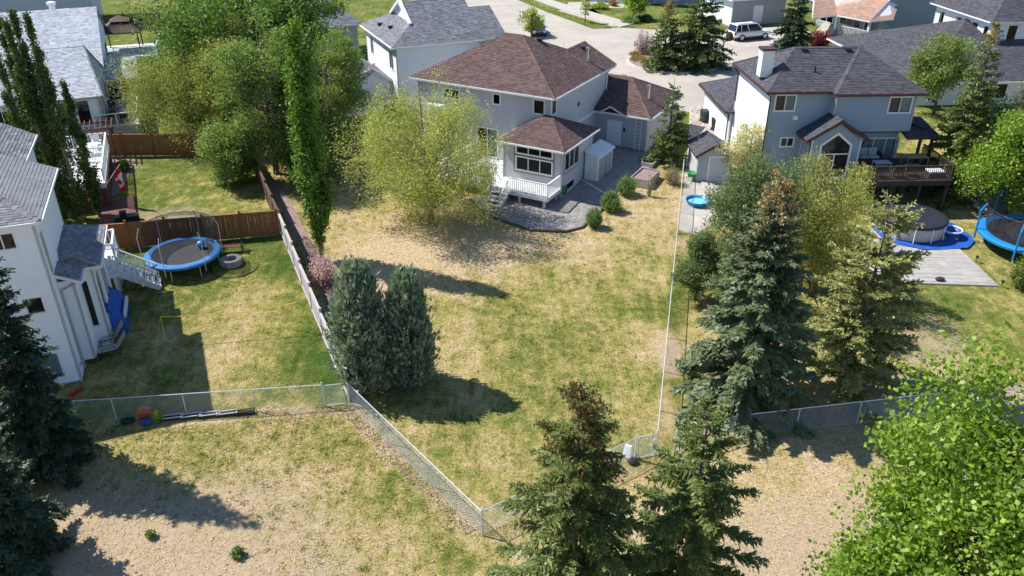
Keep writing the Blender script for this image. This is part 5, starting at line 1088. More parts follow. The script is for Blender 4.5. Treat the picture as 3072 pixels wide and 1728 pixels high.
# small shed, wading pool, wheelbarrow
sg = G(2088, 543); S2 = House('garden_shed', 'small grey shed with dark gable roof on the concrete pad', sg[:2], 2.5, float(sg[2]), 'shed'); z = float(sg[2])
for a_, b_ in (((0, 0), (2.3, 0)), ((2.3, 0), (2.3, 2.6)), ((2.3, 2.6), (0, 2.6)), ((0, 2.6), (0, 0))): S2.wall(a_, b_, z-.05, z+1.95, M['taupe'] if 0 else M['greysiding'], [dict(r=(.75, 2.2, z+.05, z+1.8), door=True, panel='palesiding', fm='maroon')] if b_ == (2.3, 0) else [], exp=.14)
p2, c2 = gabley(-.25, 2.55, 1.15, -.25, 2.85, z+1.95, z+2.75); S2.roof(p2, M['roof_slate'], 'maroon', caps=c2); S2.wall((0, .01), (2.3, .01), z+1.95, z+2.6, M['greysiding'], top=[(0, z+1.95), (2.3, z+1.95), (1.15, z+2.6)], corner=False, name='gable_wall')
g = G(2091, 612); t = thing('wading_pool', 'bright blue plastic wading pool on the concrete pad', 'pool', tuple(g)); b = MB(); n = 32; vs = []
for (r_, z_) in ((.62, .02), (.70, .15), (.76, .32), (.80, .34), (.74, .32), (.66, .12), (.6, .06)):
    for k in range(n): rr = r_*(1+.02*math.sin(k*math.pi/2)); vs.append((rr*math.cos(2*math.pi*k/n), rr*math.sin(2*math.pi*k/n), z_))
b.add(vs, [(i*n+k, i*n+(k+1) % n, (i+1)*n+(k+1) % n, (i+1)*n+k) for i in range(6) for k in range(n)]+[tuple(6*n+k for k in range(n))]).build('basin', M['skyblue'], t, True); MB().lathe([(.01, .16), (.66, .16)], 0, 0, 32).build('water', M['water'], t)
g = G(2074, 540); t = thing('wheelbarrow', 'green wheelbarrow standing beside the small shed', 'wheelbarrow', tuple(g), R(70)); MB().hexa([(-.3, -.18, .3), (.25, -.15, .3), (.25, .15, .3), (-.3, .18, .3), (-.42, -.3, .58), (.45, -.26, .55), (.45, .26, .55), (-.42, .3, .58)]).build('tray', M['green'], t, bevel=.02)
b = torus(MB(), (0, 0, 0), .14, .05, 14, 6); b.v = [(v[0]+.5, v[2], v[1]+.19) for v in b.v]; b.build('wheel', M['tire'], t)
for s in (-1, 1): MB().tube([(.5, s*.07, .19), (-.2, s*.22, .28), (-.8, s*.3, .5)], .018, 5).build('handle', M['blackmetal'], t); MB().tube([(-.15, s*.2, .3), (-.2, s*.22, 0)], .015, 5).build('leg', M['blackmetal'], t)
def bin_(label, uv, m, rz):
    g = G(*uv); t = thing('wheelie_bin', label, 'bin', tuple(g), rz, 'wheelie bins by the white wall'); MB().hexa([(-.24, -.26, .06), (.24, -.26, .06), (.24, .26, .06), (-.24, .26, .06), (-.3, -.33, .98), (.3, -.33, .98), (.3, .33, .98), (-.3, .33, .98)]).build('body', M[m], t, bevel=.03)
    MB().hexa([(-.32, -.36, .98), (.32, -.36, .98), (.32, .34, 1.0), (-.32, .34, 1.0), (-.3, -.33, 1.04), (.3, -.33, 1.04), (.3, .32, 1.08), (-.3, .32, 1.08)]).build('lid', M[m], t, bevel=.02); MB().tube([(-.25, .4, 1.0), (.25, .4, 1.0)], .02, 6).build('handle', M['black'], t)
    for s in (-.24, .24): b = torus(MB(), (0, 0, 0), .08, .04, 12, 5); b.v = [(v[2]+s, v[0]+.26, v[1]+.12) for v in b.v]; b.build('wheel', M['tire'], t)
bin_('dark green wheelie bin on the gravel by the white wall', (2112, 367), 'bin_green', R(20)); bin_('black wheelie bin beside the dark green one', (2145, 393), 'black', R(10))
t = thing('covered_bicycle', 'object wrapped in a dark blue cover against the white wall', 'cover', tuple(G(2128, 340)), R(70)); b = lump(1, .8, .35, 1.1, 8); b.build('cover', M['denim'], t, True)
# ---- pool terrace of the blue-grey house
PT = [g2(2763, 640), g2(2995, 861), g2(2760, 853), g2(2580, 850), g2(2620, 650)]; sheet('pool_terrace', PT, .06, M['deckwood'])
o0 = np.array([*PT[3], tz(PT[3][1])+.062]); ub = np.array(PT[1])-np.array(PT[3]); ub /= np.linalg.norm(ub); vb = np.array([-ub[1], ub[0]])
loc2 = [(float((np.array(p)-o0[:2])@ub), float((np.array(p)-o0[:2])@vb)) for p in PT]
stuff(courses(o0, (ub[0], ub[1], .048*ub[1]), (vb[0], vb[1], .048*vb[1]), (0, 0, 1), loc2, .14, 2.4, .02, gap=.012, flat=True, jit=.3).build('terrace_planks', M['deckwood'], bpy.data.objects['pool_terrace']))
pc = G(2765, 733); pc = np.array([pc[0], pc[1]+1.75, 0]); pc[2] = tz(pc[1])+.08
t = thing('swimming_pool', 'round above-ground pool under a sagging navy cover', 'pool', tuple(pc))
MB().lathe([(1.85, .0), (1.95, .5), (1.9, 1.0)], 0, 0, 32).build('pool_wall', M['concrete'], t, True); MB().lathe([(.01, .86), (.8, .9), (1.5, .98), (1.92, 1.04), (2.0, 1.0), (1.98, .82), (1.93, .8)], 0, 0, 32).build('pool_cover', M['navy'], t, True)
for k in range(12): a_ = k*math.pi/6+.2; MB().tube([(2.02*math.cos(a_), 2.02*math.sin(a_), 0), (1.97*math.cos(a_), 1.97*math.sin(a_), .9)], .03, 6).build('pool_leg', M['white_paint'], t)
rnd = random.Random(3); tp = [((2.35+rnd.uniform(-.25, .35))*math.cos(a_), (2.3+rnd.uniform(-.25, .3))*math.sin(a_)) for a_ in [k*2*math.pi/28 for k in range(28)]]; tp = [(x+(.7 if x > 1.4 else 0), y-(.25 if y < 0 else 0)) for x, y in tp]
b = MB(); n = 28; vs = [(x*k, y*k, .012+rnd.uniform(0, .05)*(k > .85)+.048*y*k) for k in (.55, .8, .9, 1.0) for x, y in tp]; b.add(vs, [(i*n+k, i*n+(k+1) % n, (i+1)*n+(k+1) % n, (i+1)*n+k) for i in range(3) for k in range(n)]); o = b.build('ground_tarp', M['tarp'], None, True); o.location = tuple(pc+np.array([.25, -.15, 0])); tag(o, 'bright blue ground sheet spread under the above-ground pool', 'tarp')
t = thing('pool_ring', 'blue inflatable pool with white rim leaning on the covered pool', 'pool', tuple(pc+np.array([2.1, -.9, .03])), R(-20)); MB().lathe([(.5, .05), (.56, .35), (.62, .42), (.52, .4), (.4, .08)], 0, 0, 20).build('wall', M['tarp'], t, True); torus(MB(), (0, 0, .42), .6, .05, 20, 6).build('rim', M['white_paint'], t, True)
g1, g0 = G(2795, 662), G(2842, 655); o = MB().tube([(0, 0, .06), tuple((g0-g1)*.5+np.array([0, -.12, .06])), tuple(g0-g1+np.array([0, 0, .06]))], .05, 7).build('foam_noodle', M['lime'], None, True); o.location = tuple(g1); tag(o, 'lime green foam noodle lying on the grass near the pool', 'toy')
o = MB().sphere((0, 0, .12), .12, 12, 8).build('ball', M['yellow'], None, True); o.location = tuple(G(2867, 722)); tag(o, 'small yellow ball in the grass beside the pool terrace', 'ball')
for i, (u, v) in enumerate([(2860, 722), (2927, 787), (3003, 862)]):
    t = thing('path_light', 'small black spike light along the pool terrace edge', 'lamp', tuple(G(u, v)), 0, 'path lights along the pool terrace'); MB().tube([(0, 0, 0), (0, 0, .3)], .015, 6).build('stake', M['blackmetal'], t); MB().lathe([(.05, .28), (.09, .34), (.08, .42), (.02, .46)], 0, 0, 10).build('lamp_head', M['blackmetal'], t)
small('rock', 'dark rock lying on the pool terrace planks', 'rock', (2817, 845), 0, lump(1, .28, .16, .22, 9), 'dkwood', .08, 0)
g = G(2885, 1028); o = MB().tube([tuple(p) for p in [(-1.9, 2.1, .02), (-.9, 1.0, .02), (-.1, .15, .02), (-.2, -.3, .02), (.15, -.4, .02), (.25, 0, .02), (0, .2, .02), (.6, .35, .02), (1.0, .42, .03)]], .014, 5).build('garden_hose', M['green'], None); o.location = (g[0], g[1], g[2]); o.rotation_euler = (R(2.75), 0, 0); tag(o, 'thin green garden hose looped on the lawn below the terrace', 'hose')
rp = [(2908, 620), (2925, 622), (2940, 630), (2950, 640), (2962, 638), (2972, 650), (2930, 612), (2915, 610), (2945, 622), (2960, 628), (2975, 640), (2985, 655), (2900, 608), (2890, 604)]
me = [lump(1, .26, .2, .3, 20+k) for k in range(3)]; me = [m_.build('rock', M['rock'], None, True) for m_ in me]
for i, (u, v) in enumerate(rp):
    o = me[i] if i < 3 else link('rock', me[i % 3].data); o.location = tuple(G(u, v)-np.array([0, 0, .04])); o.rotation_euler = (0, 0, i*1.3); k = .7+.5*((i*37) % 10)/10; o.scale = (k, k, k); tag(o, 'pale rounded river rock edging the bed by the trampoline', 'rock', 'river rocks along the bed')
# deck furniture
sf = House('outdoor_sofa', 'pale cushioned sofa under the deck window', B.wld(2.7, .25)[:2], 2.5, 3.4, 'sofa')
sf.part('base', MB().box(-1.1, 1.1, -.45, .3, 3.4, 3.7), M['wicker']); 
for k in range(3): sf.part('seat_cushion', MB().box(-1.02+.68*k, -1.02+.66*(k+1), -.42, .12, 3.7, 3.85), M['cushion'], bevel=.04); sf.part('back_cushion', MB().box(-1.02+.68*k, -1.02+.66*(k+1), .08, .28, 3.8, 4.3), M['cushion'], bevel=.05)
for x in (-1.14, 1.06): sf.part('arm', MB().box(x, x+.12, -.45, .3, 3.7, 4.0), M['wicker'])
for x, y, rz in ((2.4, -2.7, 175), (3.6, -2.8, 185), (4.6, -2.6, 170)): chair(B, x, y, 3.4, R(rz), 'wicker', 'dark wicker armchair with its back to the deck railing', 'wicker armchairs on the raised deck', .7)
for x, y in ((3.4, -1.1),): tbl(B, x, y, 3.4, 1.1, .7, 'cushion', .42, 'coffee_table', 'pale low coffee table in front of the deck sofa')
tbl(B, 5.7, -.9, 3.4, 1.5, .9, 'straw', .74, 'patio_table', 'honey-coloured wooden table on the raised deck'); w = B.wld(6.1, -2.9, 3.4); t = thing('ottoman', 'square ottoman with pale cushion in the deck corner', 'ottoman', w, B.a); MB().box(-.5, .5, -.35, .35, 0, .36).build('base', M['wicker'], t); MB().box(-.5, .5, -.35, .35, .36, .48).build('cushion', M['flagwhite'], t, bevel=.04)
# ---- street furniture
g = G(2163, 197); t = thing('basketball_hoop', 'tall portable basketball hoop at the edge of the island', 'hoop', tuple(g), R(20)); tp_ = PY(2178, 112, g[1])-g
MB().tube([(0, 0, 0), (0, 0, tp_[2]*.8), (.5, 0, tp_[2])], .06, 8).build('pole', M['blackmetal'], t); b = MB(); b.lathe([(.01, -.03), (.62, -.03), (.62, .03), (.01, .03)], 0, 0, 18); b.v = [(.6+v[2], v[0], tp_[2]+.05+v[1]*.75) for v in b.v]; b.build('backboard', M['black'], t); MB().cbox(-.3, 0, .0, 1.1, .8, .18).build('base', M['black'], t, bevel=.05); torus(MB(), (.95, 0, tp_[2]-.25), .23, .02, 16, 5).build('rim', M['orange'], t)
g = G(2148, 193); t = thing('hockey_net', 'grey hockey goal frame on the island bed', 'goal', (g[0], g[1], g[2]+.1), R(30))
for s in (-.9, .9): MB().tube([(s, 0, 0), (s, 0, 1.2), (s, .4, 1.15), (s*.95, .9, 0)], .03, 6).build('side_frame', M['galv'], t)
MB().tube([(-.9, 0, 1.2), (.9, 0, 1.2)], .03, 6).build('crossbar', M['galv'], t); MB().add([(-.9, .0, 1.2), (.9, 0, 1.2), (.9, .4, 1.15), (-.9, .4, 1.15), (.86, .9, 0), (-.86, .9, 0)], [(0, 1, 2, 3), (3, 2, 4, 5)]).build('netting', M['net'], t)
for (u, v, tv, lb) in ((1904, 161, 122, 'thin sign post with small white plate on the island'), (1691, 145, 126, 'thin bare sign pole behind the brown roof')):
    g = G(u, v); hh = float(PY(u, tv, g[1])[2]-g[2]); t = thing('sign_post', lb, 'sign', tuple(g), 0, 'thin street sign posts'); MB().tube([(0, 0, 0), (0, 0, hh)], .035, 6).build('pole', M['galv'], t)
    if tv < 125: MB().cbox(0, -.04, hh-.55, .35, .02, .5).build('sign_plate', M['white_paint'], t)

# ---------------------------------------------------------------- plants
def unit(a): return a/np.maximum(np.linalg.norm(a, axis=-1, keepdims=True), 1e-9)
def kites(P, D, L, Wd, rng, bend=0.):
    """one kite-shaped leaf per point: P base, D direction, L length, Wd width"""
    n = len(P); D = unit(D); r = rng.normal(size=(n, 3)); s = unit(np.cross(D, r)); L = L[:, None]; Wd = Wd[:, None]
    nn = np.cross(D, s)
    return np.stack([P, P+D*L*.45+s*Wd*.5+nn*L*bend, P+D*L, P+D*L*.45-s*Wd*.5+nn*L*bend], 1).reshape(-1, 3)
def limb_mesh(b, a, c, r0, r1, rng, sag=.1, n=5):
    a, c = np.array(a, float), np.array(c, float); L = np.linalg.norm(c-a); m1 = a*.62+c*.38+rng.normal(size=3)*L*.05-np.array([0, 0, L*sag]); m2 = a*.3+c*.7+rng.normal(size=3)*L*.04-np.array([0, 0, L*sag*.6])
    b.tube([a, m1, m2, c], [r0, r0*.7+r1*.3, r0*.35+r1*.65, r1], n, cap=False)
class Tree:
    def __init__(s, name, label, base, group=None, cat='tree', seed=0):
        s.rng = np.random.default_rng(seed); s.base = np.array(base, float)
        s.root = thing(name, label, cat, tuple(base), 0, group)
    def part(s, name, mb, m, smooth=True): return mb.build(name, m, s.root, smooth=smooth)
def pxsize(base, top, w):
    g = G(*base); t = PY(*top, g[1]); return g, float(t[2]-g[2]), float(w/2/F*(depth(g)+depth(t))/2)
def deciduous(name, label, g, h, r, m, seed, cb=.2, nc=90, nl=22000, ls=.16, lw=.62, rc=.13, bark='bark', lobes=8, shell=.55, up=.25, group=None, droop=0., rbase=None, twig=.012, stems=1, cat='tree', squash=1., big=18):
    T = Tree(name, label, g, group, cat, seed); rng = T.rng; zc = h*(1+cb)/2; vz = h*(1-cb)/2
    # crown envelope: ellipsoid with lobes
    ld = unit(rng.normal(size=(lobes, 3))); la = rng.uniform(.0, .42, lobes)
    d = unit(rng.normal(size=(nc*3, 3))); rad = 1-.16+np.max(np.where((d@ld.T) > .75, la[None]*((d@ld.T)-.75)/.25, 0), 1)
    k = rng.random(nc*3)**shell; C = d*(k*rad)[:, None]; C = C[:nc]
    if big:                                  # gather the clumps on a few large boughs so the outline is lobed
        bc = unit(rng.normal(size=(big, 3)))*rng.uniform(.45, .86, (big, 1)); C = bc[rng.integers(0, big, nc)]+rng.normal(size=(nc, 3))*.17; q_ = np.linalg.norm(C, axis=1); C = np.where((q_ > 1.12)[:, None], C/np.maximum(q_, 1e-6)[:, None]*1.1, C)
    C = C*np.array([r*.88, r*.88, vz*.92])+np.array([0, 0, zc])
    if rbase is not None: f = np.clip((C[:, 2]-h*cb)/(h-h*cb), 0, 1); C[:, :2] *= (rbase+(1-rbase)*np.sin(np.pi*np.clip(f*.8+.2, 0, 1)))[:, None]
    tb = MB(); tr = max(.05, h*.016)
    lean = rng.normal(size=2)*h*.02
    for s_ in range(stems):
        o = rng.normal(size=2)*r*.12*(stems > 1); e = rng.normal(size=2)*r*.35*(stems > 1)+lean
        tb.tube([(o[0], o[1], -.1), (o[0]*1.1+e[0]*.2, o[1]*1.1+e[1]*.2, h*.3), (e[0]*.6+o[0], e[1]*.6+o[1], h*.6), (e[0]+o[0], e[1]+o[1], h*.9)], [tr*1.25/stems**.4, tr/stems**.4, tr*.6/stems**.4, tr*.15], 8)
    T.part('trunk', tb, M[bark])
    lb = MB()
    for c in C[::max(1, nc//(70 if nc > 270 else 130))]:
        z0 = np.clip(c[2]-np.hypot(c[0], c[1])*.7, h*.08, h*.8); limb_mesh(lb, (lean[0]*z0/h, lean[1]*z0/h, z0), c, tr*.42*(1-z0/h)+.012, twig, rng, .06 if droop == 0 else -.08, 4)
    stuff(T.part('branches', lb, M[bark]))
    ci = rng.integers(0, nc, nl); sz = rc*r*rng.uniform(.6, 1.5, nc)
    off = np.clip(rng.normal(size=(nl, 3)), -1.8, 1.8)*sz[ci][:, None]*np.array([1, 1, .75*squash]); P = C[ci]+off
    if droop: P[:, 2] -= np.abs(rng.normal(size=nl))*droop*r*.25
    P[:, 2] = np.maximum(P[:, 2], .12)
    D = rng.normal(size=(nl, 3))+unit(off)*.5; D[:, 2] += up-droop*1.2
    V = kites(P, D, ls*rng.uniform(.5, 1.5, nl), ls*lw*rng.uniform(.7, 1.2, nl), rng, .06)
    np_mesh('crown', V, 4, M[m], T.root); return T
def columnar(name, label, g, h, r, m, seed, nl=14000, ls=.13, cb=.07, lean=(0, 0), group=None, bark='barkpale', taper=.5, lw=.7):
    T = Tree(name, label, g, group, 'tree', seed); rng = T.rng; lean = np.array([*lean, 0.])
    tb = MB(); tb.tube([(0, 0, -.1), tuple(lean*.5+[0, 0, h*.5]), tuple(lean+[0, 0, h*.97])], [h*.013, h*.009, .015], 8); T.part('trunk', tb, M[bark])
    nb = int(h*10); z = h*(cb+(1-cb)*rng.random(nb)**1.15); az = rng.uniform(0, 2*np.pi, nb); lb = MB()
    prof = lambda t: r*np.clip(np.minimum(1, (t-cb+.03)/.16), .15, 1)*np.clip(1-((t-.25)/.78).clip(0)**1.7*taper*1.25, .12, 1)
    q = prof(z/h)*rng.uniform(.55, 1.12, nb); tip = np.stack([np.cos(az)*q, np.sin(az)*q, z+h*.035+q*.8], 1)+lean*(z/h)[:, None]
    root = np.stack([0*z, 0*z, np.maximum(z-q*.9, h*cb*.5)], 1)+lean*(z/h)[:, None]
    for i in range(0, nb, 2): lb.tube([root[i], root[i]*.4+tip[i]*.6+np.array([0, 0, -.05]), tip[i]], [.02, .014, .006], 4, cap=False)
    stuff(T.part('branches', lb, M[bark]))
    bi = rng.integers(0, nb, nl); t = rng.random(nl)**.6; P = root[bi]+(tip-root)[bi]*t[:, None]+rng.normal(size=(nl, 3))*np.array([.13, .13, .2])*r*1.1
    D = rng.normal(size=(nl, 3))+np.array([0, 0, .15])
    np_mesh('crown', kites(P, D, ls*rng.uniform(.6, 1.3, nl), ls*lw*rng.uniform(.7, 1.2, nl), rng, .06), 4, M[m], T.root); return T
def spruce(name, label, g, h, r, m, seed, dens=1., ls=.16, gap=.34, droop=.25, cones=None, cone_from=.72, cone_n=0, group=None, cb=.05, pw=.85, tuft=1., sparse=0., spray=1., tw=.55):
    T = Tree(name, label, g, group, 'tree', seed); rng = T.rng
    tb = MB(); tb.tube([(0, 0, -.1), (rng.normal()*.05, rng.normal()*.05, h*.5), (0, 0, h*.99)], [h*.017, h*.010, .012], 8); T.part('trunk', tb, M['bark'])
    zs = np.arange(h*cb, h*.985, gap); BZ = []; BA = []; BL = []
    for z in zs:
        k = int(rng.integers(5, 8)); a0 = rng.uniform(0, 6.28); t = z/h
        if rng.random() < sparse*.35: continue
        for j in range(k):
            if rng.random() < sparse: continue
            BZ.append(z+rng.uniform(-.5, .5)*gap); BA.append(a0+j*6.283/k+rng.normal()*.2); BL.append(max(.12, r*(1-t)**pw*min(1, (t+.10)*7)*rng.uniform(.72, 1.14)))
    BZ, BA, BL = map(np.array, (BZ, BA, BL)); nb = len(BZ); lb = MB()
    def bpos(i, t):                          # along branch i
        L = BL[i]; tt = BZ[i]/h; rise = (.10+.55*tt**2)*L; dr = droop*L*(1.25-tt)
        x = L*t; z = BZ[i]+rise*t-dr*t*t*1.3+.22*L*np.maximum(t-.7, 0)
        return np.stack([np.cos(BA[i])*x, np.sin(BA[i])*x, z], -1)
    for i in range(nb):
        if BL[i] > .35: ii = np.array([i]*4); lb.tube(list(bpos(ii, np.array([0, .35, .7, .97]))), [.012+.012*BL[i], .012+.006*BL[i], .010, .004], 4, cap=False)
    stuff(T.part('branches', lb, M['bark']))
    ns = np.maximum(3, (BL/.105*dens).astype(int)); bi = np.repeat(np.arange(nb), ns); t = (np.concatenate([np.arange(k)+rng.random(k)*.7 for k in ns])+.5)/ns[bi]; t = .12+.88*t.clip(0, 1)
    p0 = bpos(bi, t); p1 = bpos(bi, np.minimum(t+.05, 1.05)); ax = unit(p1-p0)
    out = []; sprays = []
    for side in (-1, 1, 0):
        n = len(bi); lat = np.stack([-np.sin(BA[bi]), np.cos(BA[bi]), 0*t], 1)*side
        dirn = unit(ax*.75+lat*.9+rng.normal(size=(n, 3))*.22+np.array([0, 0, -.18*droop*3*(side != 0)])); tl = np.minimum(tw, (.34*BL[bi]*(1.05-t)**.7+.07))*rng.uniform(.6, 1.2, n)*(1 if side else .6)
        kt = np.maximum(1, (tl/(.085/tuft)).astype(int)); idx = np.repeat(np.arange(n), kt); fr = (np.concatenate([np.arange(k) for k in kt])+rng.random(len(idx)))/kt[idx]
        P = p0[idx]+dirn[idx]*(tl[idx]*fr)[:, None]; P[:, 2] -= tl[idx]*fr**2*.35*droop*2
        D = dirn[idx]+rng.normal(size=(len(idx), 3))*.55; out.append((P, D))
        # flat spray of each twig
        nk = len(bi); sd_ = unit(np.cross(dirn, np.array([0, 0, 1.])+rng.normal(size=(nk, 3))*.35)); tip = p0+dirn*(tl*1.08)[:, None]; tip[:, 2] -= tl*.3*droop; mid = p0+dirn*(tl*.55)[:, None]; wd = (tl*.24+.02)[:, None]*spray
        sprays.append(np.stack([p0, mid+sd_*wd, tip, mid-sd_*wd], 1).reshape(-1, 3))
    P = np.concatenate([o[0] for o in out]); D = np.concatenate([o[1] for o in out]); n = len(P)
    V = kites(P, D, ls*rng.uniform(.6, 1.25, n), ls*.46*rng.uniform(.7, 1.25, n), rng); V = np.concatenate([V]+sprays)
    np_mesh('crown', V, 4, M[m], T.root)
    if cones:
        w = np.where(BZ/h > cone_from)[0]; w = w[BL[w] > .1]; pw_ = ((BZ[w]/h-cone_from)/(1-cone_from)).clip(.02)**1.1*BL[w]; ci = rng.choice(w, cone_n, p=pw_/pw_.sum()); tt = rng.uniform(.25, 1.0, cone_n)
        P = bpos(ci, tt)+rng.normal(size=(cone_n, 3))*.09; cb_ = []
        for k in range(3): D = np.tile([0, 0, -1.], (cone_n, 1))+rng.normal(size=(cone_n, 3))*.25; cb_.append(kites(P, D, (.11 if h < 12 else .13)*rng.uniform(.8, 1.3, cone_n), np.full(cone_n, .042), rng))
        stuff(np_mesh('cones', np.concatenate(cb_), 4, M[cones], T.root))
    return T
def juniper(name, label, g, h, r, m, seed, nl=36000, group=None):
    T = Tree(name, label, g, group, 'tree', seed); rng = T.rng; tb = MB()
    for k in range(5):
        a = k*1.26; tb.tube([(.1*math.cos(a), .1*math.sin(a), -.1), (r*.3*math.cos(a), r*.3*math.sin(a), h*.4), (r*.4*math.cos(a), r*.4*math.sin(a), h*.8)], [.09, .06, .02], 6)
    T.part('trunk', tb, M['bark'])
    nb = 420; z = h*rng.random(nb)**.85*.93+.05; az = rng.uniform(0, 6.283, nb); t = z/h
    q = r*np.clip(np.sin(np.pi*np.clip(.30+t*.70, 0, 1))**.72, .05, 1)*rng.uniform(.62, 1.05, nb)
    tip = np.stack([np.cos(az)*q, np.sin(az)*q, z+.38], 1); root = np.stack([np.cos(az)*q*.35, np.sin(az)*q*.35, np.maximum(z-.75-q*.3, .05)], 1)
    lb = MB()
    for i in range(0, nb, 3): lb.tube([root[i], tip[i]], [.018, .006], 4, cap=False)
    stuff(T.part('branches', lb, M['bark']))
    bi = rng.integers(0, nb, nl); f = rng.random(nl)**.55; P = root[bi]+(tip-root)[bi]*f[:, None]+rng.normal(size=(nl, 3))*.085*(1.25-f)[:, None]
    D = unit((tip-root)[bi])*1.1+rng.normal(size=(nl, 3))*.55
    V1 = kites(P, D, .17*rng.uniform(.6, 1.3, nl), .05*rng.uniform(.7, 1.3, nl), rng)
    bi = np.repeat(np.arange(nb), 9); f = rng.uniform(.55, 1.0, len(bi)); P = root[bi]+(tip-root)[bi]*f[:, None]+rng.normal(size=(len(bi), 3))*.11; D = unit((tip-root)[bi])+rng.normal(size=(len(bi), 3))*.35+np.array([0, 0, .3])
    V2 = kites(P, D, .34*rng.uniform(.6, 1.3, len(bi)), .12*rng.uniform(.7, 1.3, len(bi)), rng)
    np_mesh('crown', np.concatenate([V1, V2]), 4, M[m], T.root); return T
def shrub(name, label, g, h, r, m, seed, nl=5000, ls=.1, group=None, bark='bark', lw=.5, nb=70, up=.8, bare=False):
    T = Tree(name, label, g, group, 'shrub', seed); rng = T.rng; b = MB(); d = unit(rng.normal(size=(nb, 3))); d[:, 2] = np.abs(d[:, 2])
    k = rng.uniform(.75, 1.05, nb); tip = d*np.array([r, r, h*.5])*k[:, None]; tip[:, 2] = h*.42+tip[:, 2]*1.0-.25*h*np.hypot(d[:, 0], d[:, 1])*rng.random(nb); root = rng.normal(size=(nb, 3))*r*.12; root[:, 2] = -.03
    for i in range(nb): limb_mesh(b, root[i], tip[i], .014+.01*h, .004, rng, .04, 4)
    if bare:
        for i in range(nb):
            for j in range(4):
                f = rng.uniform(.4, .95); p = root[i]*(1-f)+tip[i]*f; limb_mesh(b, p, p+unit(rng.normal(size=3)+np.array([0, 0, .8]))*h*.22, .008, .003, rng, 0, 3)
    stuff(T.part('branches', b, M[bark]))
    if nl:
        bi = rng.integers(0, nb, nl); f = rng.random(nl)**.45; P = root[bi]+(tip-root)[bi]*f[:, None]+rng.normal(size=(nl, 3))*np.array([r, r, h*.6])*.13; P[:, 2] = np.maximum(P[:, 2], .03)
        D = rng.normal(size=(nl, 3))+np.array([0, 0, up]); np_mesh('foliage', kites(P, D, ls*rng.uniform(.6, 1.3, nl), ls*lw*rng.uniform(.7, 1.2, nl), rng, .05), 4, M[m], T.root)
    return T
LM = lambda k, a, b, **kw: M.__setitem__(k, leafmat(k, tuple(x*1.3 for x in a), tuple(x*1.3 for x in b), **kw))
LM('leaf_poplar', (.085, .155, .02), (.15, .235, .035)); LM('leaf_aspen', (.055, .095, .025), (.10, .145, .04), tr=.3)
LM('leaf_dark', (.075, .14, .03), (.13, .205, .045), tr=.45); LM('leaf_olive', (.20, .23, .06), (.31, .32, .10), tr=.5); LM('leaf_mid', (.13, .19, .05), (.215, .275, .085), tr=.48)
LM('leaf_willow', (.27, .31, .075), (.42, .41, .15), tr=.45); LM('leaf_birch', (.23, .26, .06), (.36, .34, .11), tr=.45)
LM('leaf_bright', (.125, .21, .016), (.215, .30, .035), tr=.4, gloss=.035, rough=.5); LM('leaf_yellowgreen', (.16, .25, .03), (.24, .32, .05), tr=.4)
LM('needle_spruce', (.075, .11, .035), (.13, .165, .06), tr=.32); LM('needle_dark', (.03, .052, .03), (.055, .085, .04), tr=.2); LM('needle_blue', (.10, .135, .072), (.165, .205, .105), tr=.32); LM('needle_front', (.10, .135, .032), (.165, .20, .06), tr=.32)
LM('needle_pine', (.11, .16, .065), (.18, .225, .095), tr=.32); LM('needle_larch', (.20, .215, .075), (.30, .30, .12), tr=.25); LM('needle_juniper', (.145, .195, .15), (.235, .285, .21), tr=.32); LM('needle_bronze', (.085, .075, .025), (.13, .10, .03), tr=.2)
LM('cone_gold', (.45, .29, .13), (.60, .40, .19), tr=.05); LM('cone_red', (.17, .075, .035), (.27, .12, .055), tr=.05)
LM('blossom', (.62, .40, .44), (.72, .52, .54), tr=.3); LM('blossom_mauve', (.45, .32, .42), (.55, .42, .5), tr=.3); LM('leaf_red', (.15, .025, .03), (.24, .05, .05), tr=.3); LM('leaf_cream', (.42, .40, .22), (.55, .50, .32), tr=.4); LM('leaf_shrub', (.12, .19, .06), (.2, .28, .09), tr=.3); LM('leaf_orange', (.26, .17, .05), (.34, .22, .07), tr=.3)

# ---- back yard trees
g, h, r = pxsize((968, 781), (890, 101), 105); columnar('poplar_tree', 'lone tall columnar poplar standing in the mulch beside the wooden fence', g, h, r*1.05, 'leaf_poplar', 1, 22000, .18, .10, taper=.55)
for i, (b, t, w) in enumerate([((174, 662), (-2, 75), 75), ((196, 675), (20, 85), 80), ((214, 655), (34, 58), 85), ((252, 668), (82, 68), 90), ((300, 650), (196, 250), 70), ((150, 690), (-30, 180), 80)]):
    g, h, r = pxsize(b, t, w); columnar('aspen_tree', ['tall narrow aspen in the row beside the white clapboard house', 'shorter slim aspen at the open end of the aspen row'][i == 4], g, h, r*.75, 'leaf_aspen', 20+i, 10000, .15, .03, group='row of aspens', taper=.9)
g, h, r = pxsize((775, 350), (765, -190), 610); deciduous('poplar_tree', 'huge dark green broad poplar towering behind the olive willow', g, h, r, 'leaf_dark', 3, cb=.12, nc=230, nl=70000, ls=.24, rc=.08, lobes=10, rbase=.8, big=40)
g, h, r = pxsize((600, 405), (580, 80), 460); deciduous('willow_tree', 'olive green bushy willow behind the stained cedar fence', g, h, r, 'leaf_olive', 4, cb=.02, nc=220, nl=62000, ls=.17, lw=.3, rc=.085, droop=.6, bark='barkpale', rbase=.95, squash=1.4, big=40)
g, h, r = pxsize((715, 440), (715, 40), 270); deciduous('ash_tree', 'tall olive green tree between the huge dark poplar and the cedar fence', g, h, r, 'leaf_olive', 77, cb=.05, nc=150, nl=36000, ls=.18, lw=.4, rc=.10, rbase=.95, bark='barkpale', big=30)
